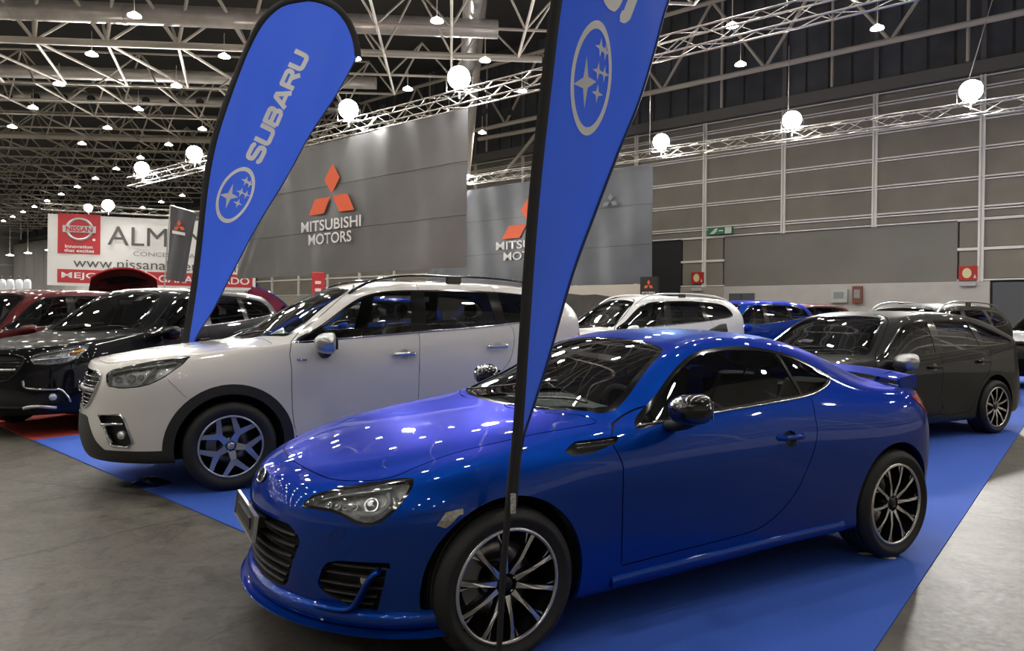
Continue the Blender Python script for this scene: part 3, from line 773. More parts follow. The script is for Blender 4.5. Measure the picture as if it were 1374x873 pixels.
def car_lines(S):
    """ten feature lines that run from the middle of the nose round the flank to the middle of the tail"""
    bz = table([(x, z) for x, y, z in S['belt']], S.get('sg_belt', .08)); by = table([(x, y) for x, y, z in S['belt']], .08)
    rz = table([(x, z) for x, y, z in S['rail']], S.get('sg', .035)); ry = table([(x, y) for x, y, z in S['rail']], .05)
    cz = table(S['centre'], S.get('sg', .035))
    L = []
    for nm in ('under', 'sill', 'low', 'mid', 'upper'):
        d = S[nm]
        L.append((d['xf'], d['xr'], table(d['y'], .10), table(d['z'], .06)))
    xf, xr = S['top_xf'], S['top_xr']
    L.append((xf[0], xr[0], by, bz))
    L.append((xf[1], xr[1], ry, rz))
    a, b = S.get('crown', (.62, .93))
    L.append((xf[2], xr[2], lambda x: ry(x)*.80, lambda x: rz(x) + (cz(x)-rz(x))*a))
    L.append((xf[3], xr[3], lambda x: ry(x)*.42, lambda x: rz(x) + (cz(x)-rz(x))*b))
    L.append((xf[4], xr[4], lambda x: ry(x)*0., cz))
    return L

def car_grid(S, nf=26, ns=110, nr=20, per=(2, 4, 6, 6, 7, 7, 12, 7, 7, 6)):
    """grid of points G[u][v] for the half of the car with y<0"""
    X1, X2 = S['X1'], S['X2']
    L = car_lines(S)
    cols = []
    for xf, xr, fy, fz in L:
        ph = np.linspace(0, math.pi/2, nf, endpoint=False)
        e = S.get('ef', 1.0)
        xa = xf + (X1-xf)*(1-np.cos(ph)); wa = np.sin(ph)**e
        xb = np.linspace(X1, X2, ns, endpoint=False); wb = np.ones(ns)
        pr = np.linspace(0, math.pi/2, nr)
        er = S.get('er', .8)
        xc = X2 + (xr-X2)*np.sin(pr); wc = np.maximum(np.cos(pr), 0)**er
        x = np.concatenate([xa, xb, xc]); w = np.concatenate([wa, wb, wc])
        y = -fy(x)*w; z = fz(x)
        y[0] = 0; y[-1] = 0
        cols.append(np.stack([x, y, z], 1))
    C = np.stack(cols, 1)                     # u, k, 3
    K = C.shape[1]
    chord = np.linalg.norm(np.diff(C, axis=1), axis=2)[nf:nf+ns].mean(0)
    t = np.concatenate([[0], np.cumsum(np.sqrt(chord))])
    out = []
    for k in range(K-1):
        h = t[k+1]-t[k]
        def tan(j):
            if j == 0: return (C[:, 1]-C[:, 0])/(t[1]-t[0])
            if j == K-1:
                m = (C[:, j]-C[:, j-1])/(t[j]-t[j-1]); m = m.copy(); m[:, 2] *= .15; return m
            h0 = t[j]-t[j-1]; h1 = t[j+1]-t[j]
            return ((C[:, j]-C[:, j-1])/h0*h1 + (C[:, j+1]-C[:, j])/h1*h0)/(h0+h1)
        m0, m1 = tan(k), tan(k+1)
        n = per[k]
        for i in range(n):
            s = i/n
            out.append((1+2*s)*(1-s)**2*C[:, k] + s*(1-s)**2*h*m0 + s*s*(3-2*s)*C[:, k+1] + s*s*(s-1)*h*m1)
    out.append(C[:, K-1])
    G = np.stack(out, 1)
    G[0, :, 1] = 0; G[-1, :, 1] = 0; G[:, -1, 1] = 0
    # light fairing along the length
    for _ in range(S.get('fair', 2)):
        H = G.copy()
        H[1:-1] = .25*G[:-2] + .5*G[1:-1] + .25*G[2:]
        H[:, :, 1] = np.minimum(H[:, :, 1], 0)
        H[0] = G[0]; H[-1] = G[-1]
        G = H
    return G

def grid_normals(G):
    du = np.gradient(G, axis=0); dv = np.gradient(G, axis=1)
    N = np.cross(du, dv)
    ln = np.linalg.norm(N, axis=2, keepdims=True)
    N = N/np.maximum(ln, 1e-9)
    # outward: flank (y<0) must look to -y
    if N[G.shape[0]//2, G.shape[1]//3, 1] > 0: N = -N
    for sl in ((0, slice(None)), (-1, slice(None)), (slice(None), -1)):
        n = N[sl].copy(); n[:, 1] = 0
        ln = np.linalg.norm(n, axis=1, keepdims=True); N[sl] = n/np.maximum(ln, 1e-9)
    return N
# ---------------------------------------------------------------- car shapes: x behind the front axle, y half width, z up
COUPE = dict(
    X1=-.10, X2=2.80, crown=(.60, .93), fair=3,
    under=dict(xf=-.74, xr=3.22, y=[(-.1, .70), (3, .70)], z=[(-.8, .165), (.3, .16), (2.3, .18), (3.3, .26)]),
    sill=dict(xf=-.80, xr=3.32, y=[(-.1, .855), (.4, .84), (.6, .825), (1.8, .83), (2.2, .85), (2.57, .862), (2.8, .845)],
              z=[(-.8, .17), (-.4, .185), (.35, .185), (.6, .18), (2.0, .215), (2.3, .22), (3.3, .30)]),
    low=dict(xf=-.835, xr=3.36, y=[(-.1, .875), (.4, .865), (.6, .85), (1.7, .852), (2.2, .868), (2.57, .882), (2.8, .862)],
             z=[(-.83, .30), (0, .31), (.6, .30), (1.9, .33), (3.3, .42)]),
    mid=dict(xf=-.845, xr=3.38, y=[(-.1, .885), (.1, .888), (.5, .872), (1.2, .864), (1.8, .87), (2.3, .886), (2.57, .89), (2.8, .872)],
             z=[(-.84, .45), (0, .50), (.6, .52), (2.0, .55), (3.3, .58)]),
    upper=dict(xf=-.83, xr=3.36, y=[(-.1, .872), (.1, .876), (.5, .868), (1.2, .866), (1.8, .862), (2.3, .868), (2.57, .868), (2.8, .855)],
               z=[(-.83, .585), (-.4, .64), (0, .705), (.4, .75), (1.2, .775), (2.0, .80), (2.57, .80), (3.3, .78)]),
    belt=[(-.8, .79, .655), (-.5, .79, .715), (-.2, .795, .775), (0, .805, .805), (.3, .812, .83), (.7, .81, .872), (1.2, .803, .918), (1.9, .785, .955),
          (2.2, .775, .958), (2.6, .765, .945), (3.0, .76, .925), (3.3, .75, .90)],
    rail=[(-.78, .58, .69), (-.5, .60, .75), (-.2, .63, .822), (0, .65, .853), (.3, .69, .89), (.6, .725, .915), (.72, .715, .93), (.85, .678, 1.02),
          (1.0, .632, 1.12), (1.15, .597, 1.195), (1.3, .577, 1.235), (1.6, .562, 1.256), (1.9, .562, 1.236), (2.2, .582, 1.155), (2.4, .60, 1.075),
          (2.6, .61, 1.005), (2.8, .605, .975), (3.0, .59, .965), (3.3, .56, .945)],
    centre=[(-.70, .722), (-.5, .778), (-.2, .856), (0, .892), (.2, .92), (.36, .938), (.45, .955), (.6, 1.04), (.8, 1.135), (1.0, 1.217), (1.18, 1.275),
            (1.4, 1.313), (1.6, 1.32), (1.9, 1.306), (2.2, 1.258), (2.5, 1.162), (2.8, 1.035), (2.95, .99), (3.1, .98), (3.3, .975)],
    top_xf=(-.80, -.78, -.755, -.73, -.70), top_xr=(3.37, 3.34, 3.31, 3.30, 3.29),
)
SUV = dict(
    X1=-.25, X2=3.05, crown=(.62, .93), fair=2, er=.55, ef=.85, sg_belt=.05,
    under=dict(xf=-.90, xr=3.50, y=[(0, .74)], z=[(-.9, .25), (.5, .24), (3.6, .30)]),
    sill=dict(xf=-1.0, xr=3.58, y=[(-.25, .87), (.5, .86), (.8, .84), (2.0, .84), (2.4, .86), (3.0, .86)], z=[(-.9, .26), (.5, .25), (2.2, .25), (3.6, .33)]),
    low=dict(xf=-1.05, xr=3.65, y=[(-.25, .89), (.5, .89), (.8, .87), (2.0, .87), (2.4, .89), (3.0, .885)], z=[(-.95, .40), (.5, .38), (2.2, .38), (3.6, .45)]),
    mid=dict(xf=-1.05, xr=3.66, y=[(-.25, .90), (.1, .91), (.6, .90), (1.5, .90), (2.4, .91), (3.0, .895)], z=[(-.95, .62), (.5, .66), (3.6, .68)]),
    upper=dict(xf=-1.03, xr=3.62, y=[(-.25, .885), (.1, .90), (.6, .905), (1.5, .91), (2.4, .91), (3.0, .885)], z=[(-.94, .86), (0, .92), (1.5, 1.0), (3.6, 1.05)]),
    belt=[(-.9, .80, .985), (-.5, .80, 1.03), (-.2, .815, 1.06), (.2, .845, 1.10), (.5, .865, 1.14), (1.57, .875, 1.215), (2.57, .865, 1.295), (3.2, .84, 1.35), (3.6, .82, 1.37)],
    rail=[(-.86, .62, 1.02), (-.5, .66, 1.065), (-.1, .71, 1.11), (.3, .77, 1.15), (.45, .78, 1.175), (.8, .745, 1.375), (1.1, .715, 1.53), (1.3, .70, 1.605),
          (1.6, .69, 1.648), (2.4, .685, 1.655), (3.0, .67, 1.62), (3.4, .65, 1.56)],
    centre=[(-.80, 1.04), (-.5, 1.09), (-.1, 1.135), (.12, 1.155), (.25, 1.215), (.6, 1.435), (.95, 1.62), (1.2, 1.69), (1.6, 1.722), (2.4, 1.722), (3.0, 1.69), (3.3, 1.655), (3.5, 1.60)],
    top_xf=(-.985, -.965, -.935, -.91, -.88), top_xr=(3.60, 3.46, 3.42, 3.40, 3.38),
)
# ---------------------------------------------------------------- car shells: cut into panels, panes and lamps
def sdf(P, poly):
    poly = np.asarray(poly, float); a = poly; b = np.roll(poly, -1, axis=0)
    lo = poly.min(0)-.12; hi = poly.max(0)+.12
    near = ((P >= lo) & (P <= hi)).all(1)
    d = np.full(len(P), .1); Q = P[near]
    if len(Q) == 0: return d
    best = np.full(len(Q), 1e9); ins = np.zeros(len(Q), bool)
    for (ax, ay), (bx, by) in zip(a, b):
        ex, ey = bx-ax, by-ay; wx, wy = Q[:, 0]-ax, Q[:, 1]-ay
        t = np.clip((wx*ex+wy*ey)/max(ex*ex+ey*ey, 1e-12), 0, 1)
        best = np.minimum(best, (wx-t*ex)**2+(wy-t*ey)**2)
        c = ((ay <= Q[:, 1]) != (by <= Q[:, 1]))
        with np.errstate(all='ignore'):
            xi = ax + (Q[:, 1]-ay)/(by-ay if by != ay else 1e-9)*ex
        ins ^= c & (Q[:, 0] < xi)
    r = np.sqrt(best); r[ins] *= -1; d[near] = r
    return d

class Shell:
    def __init__(s, S, **kw):
        s.S = S
        G = car_grid(S, **kw); N = grid_normals(G); s.G = G
        a, b = G.shape[:2]
        bm = s.bm = bmesh.new()
        s.ln = bm.verts.layers.float_vector.new('nrm'); s.lf = bm.faces.layers.int.new('lab')
        s.names = ['body']
        vs = [[bm.verts.new(G[i, j]) for j in range(b)] for i in range(a)]
        for i in range(a):
            for j in range(b): vs[i][j][s.ln] = N[i, j]
        for i in range(a-1):
            for j in range(b-1):
                bm.faces.new((vs[i][j], vs[i][j+1], vs[i+1][j+1], vs[i+1][j]))
        bm.verts.index_update()
    def on(s, mode, u, v):
        """point and normal of the skin under a drawing point"""
        if not hasattr(s, 'bvh'):
            from mathutils.bvhtree import BVHTree
            a, b = s.G.shape[:2]
            s.bvh = BVHTree.FromPolygons([Vector(p) for p in s.G.reshape(-1, 3)], [(i*b+j, i*b+j+1, (i+1)*b+j+1, (i+1)*b+j) for i in range(a-1) for j in range(b-1)])
        k = .70711
        o, d = {'S': ((u, -3, v), (0, 1, 0)), 'F': ((-5, u, v), (1, 0, 0)), 'T': ((u, v, 5), (0, 0, -1)), 'B': ((8, u, v), (-1, 0, 0)),
                'Q': ((u*k-3, -u*k-3, v), (k, k, 0)), 'R': ((u*k+5, u*k-5, v), (-k, k, 0))}[mode]
        h, n, i, t = s.bvh.ray_cast(Vector(o), Vector(d))
        if h is None:
            h, n, i, t = s.bvh.find_nearest(Vector(o)+Vector(d)*3)
        if n.dot(Vector(d)) > 0: n = -n
        return h, n
    def line(s, mode, pts, off=0.):
        out = []
        for p in pts:
            h, n = s.on(mode, p[0], p[1]); out.append(h + n*off)
        return out
    def lab(s, n):
        if n not in s.names: s.names.append(n)
        return s.names.index(n)
    def proj(s, P, N, mode):
        if mode == 'S': return P[:, [0, 2]], (P[:, 1] < -.22)
        if mode == 'F': return P[:, [1, 2]], (P[:, 0] < s.S['X1'] + .15) & (N[:, 0] < -.12)
        if mode == 'B': return P[:, [1, 2]], (P[:, 0] > s.S['X2'] - .3) & (N[:, 0] > .12)
        if mode == 'T': return P[:, [0, 1]], (N[:, 2] > .12) & (P[:, 2] > s.S.get('tmin', .6))
        if mode == 'Q': return np.stack([(P[:, 0]-P[:, 1])*.70711, P[:, 2]], 1), (P[:, 0] < .3) & (P[:, 1] < -.10) & (P[:, 0] + P[:, 1] < -.6)
        if mode == 'R': return np.stack([(P[:, 0]+P[:, 1])*.70711, P[:, 2]], 1), (P[:, 0] > s.S['X2'] - .5) & (P[:, 1] < -.15)
    def cut(s, mode, poly, bands, tg=('body',), extra=None):
        """bands: (level, label) in rising order of distance from the outline, inside is negative"""
        bm = s.bm; tgi = {s.lab(t) for t in tg}
        prev = -1e9
        def dist(P, N):
            uv, el = s.proj(P, N, mode)
            d = sdf(uv, poly); d[~el] = .1
            if extra is not None: d[~extra(P)] = .1
            return d
        for level, label in bands:
            bm.verts.index_update(); bm.verts.ensure_lookup_table(); bm.edges.ensure_lookup_table()
            P = np.array([v.co[:] for v in bm.verts]); N = np.array([v[s.ln][:] for v in bm.verts])
            d = dist(P, N) - level
            d[np.abs(d) < 1e-6] = 0
            E = np.array([(e.verts[0].index, e.verts[1].index) for e in bm.edges])
            cr = np.where(d[E[:, 0]]*d[E[:, 1]] < 0)[0]
            edges = [bm.edges[i] for i in cr]
            zero = {bm.verts[i] for i in np.where(d == 0)[0]}; snapped = set()
            for e in edges:
                if not any(f[s.lf] in tgi for f in e.link_faces): continue
                v0, v1 = e.verts; d0, d1 = d[v0.index], d[v1.index]
                if v0 in snapped or v1 in snapped: continue
                if abs(d0) > .085 or abs(d1) > .085: continue
                fac = d0/(d0-d1)
                bound = len(e.link_faces) < 2
                if fac < .10 and not v0.is_boundary:
                    v0.co = v0.co.lerp(v1.co, fac); snapped.add(v0); zero.add(v0)
                elif fac > .90 and not v1.is_boundary:
                    v1.co = v0.co.lerp(v1.co, fac); snapped.add(v1); zero.add(v1)
                else:
                    ne, nv = bmesh.utils.edge_split(e, v0, min(max(fac, .02), .98)); zero.add(nv)
            faces = {f for v in zero for f in v.link_faces if f[s.lf] in tgi}
            for f in faces:
                zs = [l.vert for l in f.loops if l.vert in zero]
                if len(zs) < 2: continue
                done = False
                for i in range(len(zs)):
                    for j in range(i+1, len(zs)):
                        va, vb = zs[i], zs[j]
                        if any(va in e.verts and vb in e.verts for e in f.edges): continue
                        try:
                            bmesh.utils.face_split(f, va, vb); done = True
                        except Exception: pass
                        break
                    if done: break
        bm.faces.ensure_lookup_table()
        fs = [f for f in bm.faces if f[s.lf] in tgi]
        if not fs: return
        P = np.array([f.calc_center_median()[:] for f in fs]); N = np.array([(sum((v[s.ln] for v in f.verts), Vector()))[:] for f in fs])
        N /= np.maximum(np.linalg.norm(N, axis=1, keepdims=True), 1e-9)
        d = dist(P, N)
        for f, q in zip(fs, d):
            for level, label in bands:
                if q < level:
                    f[s.lf] = s.lab(label); break
    def gap(s, mode, poly, label, tg=('body',), g=.003, extra=None):
        s.cut(mode, poly, [(-g, label), (g, 'gap')], tg, extra)
    def extract(s, label, where=None):
        if label not in s.names: return None
        li = s.lab(label); idx = {}; V = []; N = []; F = []
        for f in s.bm.faces:
            if f[s.lf] != li: continue
            if where is not None and not where(f.calc_center_median()): continue
            fl = []
            for v in f.verts:
                if v not in idx:
                    idx[v] = len(V); V.append(v.co[:]); n = v[s.ln]; n = n.normalized() if n.length > 1e-6 else Vector((0, 0, 1)); N.append(n[:])
                fl.append(idx[v])
            F.append(fl)
        if not F: return None
        return np.array(V), np.array(N), F

def fnormal(V, f):
    n = Vector()
    for i in range(len(f)):
        a = V[f[i]]; b = V[f[(i+1) % len(f)]]
        n += Vector(((a[1]-b[1])*(a[2]+b[2]), (a[2]-b[2])*(a[0]+b[0]), (a[0]-b[0])*(a[1]+b[1])))
    return n.normalized() if n.length > 1e-12 else Vector((0, 0, 1))

def panel(name, ex, mtl, parent, side=0, off=0., flange=0., floor=None, floor_mat=None, skin=True):
    """ex from Shell.extract; side 0: both halves welded into one mesh, 1: left as built, -1: mirrored.
    off moves along the normal, flange turns the rim inwards, floor adds a second skin that far inside"""
    if ex is None: return None
    V, N, F = ex
    V = V + N*off
    f0 = F[0]; gn = fnormal(V, f0)
    if gn.dot(Vector(N[f0[0]])) < 0: F = [f[::-1] for f in F]
    V = [tuple(v) for v in V]; LN = [[tuple(N[i]) for i in f] for f in F]; MI = [0]*len(F)
    FF = [list(f) for f in F]
    if flange or floor:
        cnt = {}
        for f in F:
            for i in range(len(f)):
                a, b = f[i], f[(i+1) % len(f)]; cnt[(a, b)] = cnt.get((a, b), 0) + 1
        bd = [(a, b) for (a, b) in cnt if (b, a) not in cnt and not (abs(V[a][1]) < 2e-4 and abs(V[b][1]) < 2e-4)]
        dep = floor if floor else flange; mp = {}
        def inner(i):
            if i not in mp:
                mp[i] = len(V); p = Vector(V[i]) - Vector(N[i])*dep
                if abs(V[i][1]) < 2e-4: p.y = 0
                V.append(tuple(p))
            return mp[i]
        for a, b in bd:
            q = [b, a, inner(a), inner(b)]; n = fnormal(V, q); FF.append(q); LN.append([tuple(n)]*4); MI.append(1 if floor else 0)
        if floor:
            o = len(V); V += [tuple(np.array(V[i]) - N[i]*dep) for i in range(len(N))]
            for f in F:
                FF.append([i+o for i in f]); LN.append([tuple(N[i]) for i in f]); MI.append(1)
    if not skin:
        k0 = len(F); FF = FF[k0:]; LN = LN[k0:]; MI = MI[k0:]
    if side <= 0:
        m = [(v[0], -v[1], v[2]) for v in V]
        mf = [f[::-1] for f in FF]; mn = [[(n[0], -n[1], n[2]) for n in l][::-1] for l in LN]
        if side == -1: V, FF, LN = m, mf, mn
        else:
            o = len(V); remap = list(range(o))
            W = list(V)
            for i, v in enumerate(m):
                if abs(v[1]) < 2e-4: remap[i] = i
                else: remap[i] = len(W); W.append(v)
            V = W; FF = FF + [[remap[i] for i in f] for f in mf]; LN = LN + mn; MI = MI + MI
    keep = [k for k, f in enumerate(FF) if len(set(f)) == len(f)]
    me = bpy.data.meshes.new(name); me.from_pydata(V, [], [FF[k] for k in keep])
    me.materials.append(mtl)
    if floor: me.materials.append(floor_mat or mtl); me.polygons.foreach_set('material_index', [MI[k] for k in keep])
    me.polygons.foreach_set('use_smooth', [True]*len(keep))
    try: me.normals_split_custom_set([n for k in keep for n in LN[k]])
    except Exception as e: print('normals', name, e)
    return link(name, me, parent)
# ---------------------------------------------------------------- wheels: axis along y, outer face towards -y
def spoke_polys(style, R0):
    """list of (polygon in (radius, tangent) space, height at hub, height at rim)"""
    if style == 'ten':
        w = .0095
        return 10, [([(.045, -w*1.25), (R0*.55, -w*.8), (R0*.80, -w*.9), (R0, -w*1.5), (R0, w*.6), (R0*.80, w*.85), (R0*.55, w*.8), (.045, w*1.25)], 0),
                    ([(R0*.80, w*1.3), (R0, w*2.1), (R0, w*3.1), (R0*.93, w*2.6)], 1)]
    if style == 'snow':
        a = .030; out = [(.04, -.030), (R0*.50, -.019)]
        t = R0*math.sin(R(24))
        c = R0*math.cos(R(24))
        p = [(.04, -.028), (R0*.46, -.021), (c*.985, -t-.010), (c*1.0+.012, -t+.020), (R0*.66, 0.0), (c*1.0+.012, t-.020), (c*.985, t+.010), (R0*.46, .021), (.04, .028)]
        return 5, [(p, 0)]
    if style == 'twist':
        p = [(.04, -.013), (R0*.5, -.024), (R0, -.046), (R0, -.020), (R0*.55, -.004), (.04, .013)]
        return 10, [(p, 0)]
    if style == 'five':
        p = [(.03, -.03), (R0*.5, -.034), (R0, -.05), (R0, -.018), (R0*.6, -.006), (R0*.6, .006), (R0, .018), (R0, .05), (R0*.5, .034), (.03, .03)]
        return 5, [(p, 0)]

WHEEL_CACHE = {}
def wheel_meshes(style, r_rim, r_tyre, width, face, dark, detail=2):
    key = (style, r_rim, r_tyre, face.name, detail)
    if key in WHEEL_CACHE: return WHEEL_CACHE[key]
    hw = width/2; n = 56 if detail > 1 else 28
    rub = mat('tyre_rubber', (.012, .012, .013), .62, bump=(160, .12)); blk = mat('black_gloss_metal', (.012, .012, .014), .28, .4)
    D = {}
    t = MB()
    pr = [(r_rim-.012, -hw+.018), (r_rim+.012, -hw+.004), (r_rim+.03, -hw-.004), (r_rim+.5*(r_tyre-r_rim), -hw-.012), (r_tyre-.03, -hw-.004), (r_tyre-.010, -hw+.010), (r_tyre-.003, -hw+.026)]
    k = 5
    tread = []
    for i in range(k):       # grooves round the tread
        y0 = -hw+.03+(2*hw-.06)*i/k; y1 = -hw+.03+(2*hw-.06)*(i+1)/k
        tread += [(r_tyre, y0+.005), (r_tyre, y1-.005), (r_tyre-.008, y1-.004), (r_tyre-.008, y1+.003)] if i < k-1 else [(r_tyre, y0+.005), (r_tyre, y1-.005)]
    full = pr + tread + [(r, -y) for r, y in pr[::-1]]
    t.lathe(full, n)
    D['tyre'] = t.mesh('tyre', rub)
    b = MB()      # barrel and lip
    lip = [(r_rim-.001, -hw+.012), (r_rim+.004, -hw+.006), (r_rim-.002, -hw+.000), (r_rim-.010, -hw+.001), (r_rim-.013, -hw+.010), (r_rim-.018, -hw+.05), (r_rim-.022, hw-.02)]
    b.lathe(lip[1:5], n, 0); b.lathe(lip[4:], n, 1)
    b.lathe([(r_rim-.022, hw-.03), (.02, hw-.05)], n, 1)
    D['rim'] = b.mesh('wheel', [face, blk])
    R0 = r_rim-.012
    cnt, polys = spoke_polys(style, R0)
    sp = MB()
    for p, kind in polys:
        def mp(u, v, h):
            s = u/R0
            return (u, -hw+.012 + .030*(1-s)**1.5 - .010*math.sin(s*3.1) + h, v)
        if kind == 0: sp.prism(p, mp, .034, 0, 0, 1)
        else: sp.prism(p, mp, .03, .003, 0 if style != 'ten' else 0, 1)
    D['spoke'] = (cnt, sp.mesh('spoke', [face, blk]))
    hb = MB(); hb.lathe([(.0, -hw+.022), (.022, -hw+.022), (.028, -hw+.026), (.031, -hw+.040), (.062, -hw+.044), (.064, -hw+.09)], 24)
    D['hub'] = hb.mesh('hub_cap', blk if style in ('ten', 'twist') else face)
    nut = MB(); nut.lathe([(0, -hw+.034), (.007, -hw+.034), (.009, -hw+.038), (.009, -hw+.055)], 8); D['nut'] = nut.mesh('wheel_nut', mat('chrome', (.75, .75, .76), .12, 1))
    dk = MB(); dk.lathe([(.075, hw-.075), (.075, hw-.09), (r_rim*.70, hw-.09), (r_rim*.70, hw-.065), (.06, hw-.065)], 40); D['disc'] = dk.mesh('brake_disc', mat('brake_steel', (.34, .33, .32), .35, .9))
    WHEEL_CACHE[key] = D
    return D

def add_wheel(car, x, y, r, style, r_rim, width, face, detail=2, turn=0., steer=0., stop=None):
    D = wheel_meshes(style, r_rim, r, width, face, None, detail)
    w = link('wheel', D['rim'], car); w.location = (x, y, r)
    left = y < 0
    w.rotation_euler = (0, turn, (0 if left else math.pi) + steer)
    link('tyre', D['tyre'], w)
    cnt, sm = D['spoke']
    for i in range(cnt):
        s = link('spoke', sm, w); s.rotation_euler = (0, 2*math.pi*i/cnt, 0)
    link('hub_cap', D['hub'], w)
    if detail > 1:
        for i in range(5):
            a = 2*math.pi*(i+.5)/5
            s = link('wheel_nut', D['nut'], w); s.location = (.045*math.cos(a), 0, .045*math.sin(a))
        link('brake_disc', D['disc'], w)
        if left:
            c = MB(); hw = width/2
            pts = arc(0, 0, r_rim*.72, 140, 210, 6); ip = arc(0, 0, r_rim*.42, 210, 140, 6)
            c.prism(pts+ip, lambda u, v, h: (u, h, v), hw-.05, hw-.115, 0)
            o = c.build('brake_caliper', mat('caliper_grey', (.30, .30, .29), .4, .6), car); o.location = (x, y, r)
    return w
# ---------------------------------------------------------------- shared car materials
def car_mats():
    M = {}
    M['blue'] = mat('blue_paint', (.002, .042, .31), .42, .62, .68, .02, spec=.02, tint=(.0, .22, .48))
    M['white'] = mat('pearl_white_paint', (.72, .70, .68), .35, .0, 1.0, .03)
    M['white2'] = mat('plain_white_paint', (.80, .80, .80), .35, .0, 1.0, .03)
    M['dark'] = mat('dark_grey_paint', (.010, .010, .011), .42, .3, .5, .025, spec=.1)
    M['black'] = mat('black_paint', (.002, .002, .004), .4, .0, .42, .012, spec=.05)
    M['red'] = mat('red_paint', (.30, .008, .012), .35, .2, 1.0, .02)
    M['maroon'] = mat('maroon_paint', (.075, .004, .006), .4, .2, .5, .02, spec=.1)
    M['brown'] = mat('bronze_paint', (.016, .013, .012), .42, .3, .5, .03, spec=.1)
    M['plastic'] = mat('black_plastic', (.016, .016, .017), .55, bump=(220, .08))
    M['gloss'] = mat('gloss_black_trim', (.006, .006, .007), .12, 0, .6)
    M['gap'] = mat('panel_gap_black', (.004, .004, .005), .8)
    M['chrome'] = mat('chrome', (.75, .75, .76), .12, 1)
    M['satin'] = mat('satin_silver', (.55, .56, .58), .28, .9)
    M['lamp'] = mat('lamp_reflector', (.72, .72, .74), .22, .55, noise=(30, .3))
    M['lampdark'] = mat('lamp_bezel_dark', (.03, .03, .032), .25, .3)
    M['bowl'] = mat('lamp_bowl_grey', (.72, .72, .72), .3, .2, noise=(25, .45))
    M['drl'] = mat('lamp_white_plastic', (.75, .76, .78), .25)
    M['amber'] = mat('amber_plastic', (.85, .30, .02), .2)
    M['tail'] = mat('red_lamp_plastic', (.45, .012, .010), .12, 0, .8)
    M['lens'] = glass('clear_lens', (.96, .97, .98), .01)
    M['glass'] = glass('car_glass', (.78, .82, .79), .03)
    M['privacy'] = glass('tinted_glass', (.30, .32, .33), .045)
    M['liner'] = mat('wheel_arch_felt', (.008, .008, .008), .9)
    M['trim_in'] = mat('cabin_dark_plastic', (.045, .045, .044), .7)
    M['seat'] = mat('seat_cloth', (.045, .045, .046), .85, noise=(60, .2))
    M['cream'] = mat('cabin_pale_headlining', (.38, .37, .35), .9)
    M['wrap'] = mat('plastic_film_cover', (.34, .37, .37), .3, noise=(8, .3), bump=(25, .5))
    M['machined'] = mat('machined_alloy', (.62, .61, .60), .25, .95)
    M['alloy'] = mat('silver_alloy', (.50, .53, .58), .3, .85)
    M['plate'] = mat('number_plate_black', (.012, .012, .012), .35)
    M['print'] = mat('plate_print_grey', (.16, .16, .17), .4)
    return M
CM = car_mats()

def arch_liner(car, x, r, rw, yo, yi=.52):
    for sgn in (-1, 1):
        m = MB(); P = []
        for k in range(15):
            a = R(-20 + 220*k/14)
            P.append([(x + rw*math.cos(a), sgn*yo, r + rw*math.sin(a)), (x + rw*math.cos(a), sgn*yi, r + rw*math.sin(a))])
        m.grid(P)
        c = [(x + rw*math.cos(R(-20+220*k/14)), sgn*yi, r + rw*math.sin(R(-20+220*k/14))) for k in range(15)]
        m.add(c, [tuple(range(15))])
        m.build('wheel_arch_liner', CM['liner'], car)

def seat(car, x, y, z, m_seat, s=1.0, head=True, cover=None):
    b = MB()
    cush = [(x-.26*s, z+.20), (x-.27*s, z+.28), (x-.20*s, z+.335), (x+.20*s, z+.29), (x+.24*s, z+.22)]
    def slab(prof, w, cr=.04):
        P = []
        for k in range(9):
            t = -1 + 2*k/8; e = (1-abs(t)**4)
            P.append([(px, y + t*w, pz - cr*(1-e)*.6 + (.018 if abs(t) > .6 else 0)) for px, pz in prof])
        b.grid(P); b.add([P[0][i] for i in range(len(prof))], [tuple(range(len(prof)))]); b.add([P[-1][i] for i in range(len(prof))], [tuple(range(len(prof)))])
    slab(cush, .25*s)
    back = []
    for k in range(9):
        t = k/8
        back.append((x+.20*s+.20*t*s, z+.27+.58*t*s))
    # backrest as a padded shell
    P = []
    for i in range(9):
        w = (.245-.05*(i/8)**2)*s
        row = []
        for k in range(13):
            a = 2*math.pi*k/12
            cx, cz = back[i]
            row.append((cx + .065*math.sin(a)*(1.15 if math.sin(a) < 0 else 1), y + w*math.copysign(abs(math.cos(a))**.6, math.cos(a)), cz + .01*math.sin(a)))
        P.append(row)
    b.grid(P); b.add(P[-1][:-1], [tuple(range(12))])
    o = b.build('seat', m_seat, car)
    if head:
        h = MB(); cx, cz = back[-1]
        P = []
        for i in range(7):
            t = -1 + 2*i/6; rr = math.sqrt(max(0, 1-t**4))
            P.append([(cx+.05 + .055*rr*math.sin(2*math.pi*k/12), y + .125*s*rr**.5*math.cos(2*math.pi*k/12), cz+.13+.085*t) for k in range(13)])
        h.grid(P); h.add(P[0][:-1], [tuple(range(12))]); h.add(P[-1][:-1], [tuple(range(12))])
        for q in (-.05, .05): h.tube((cx, y+q, cz-.02), (cx+.04, y+q, cz+.09), .006, 6)
        h.build('headrest', m_seat, o)
    return o

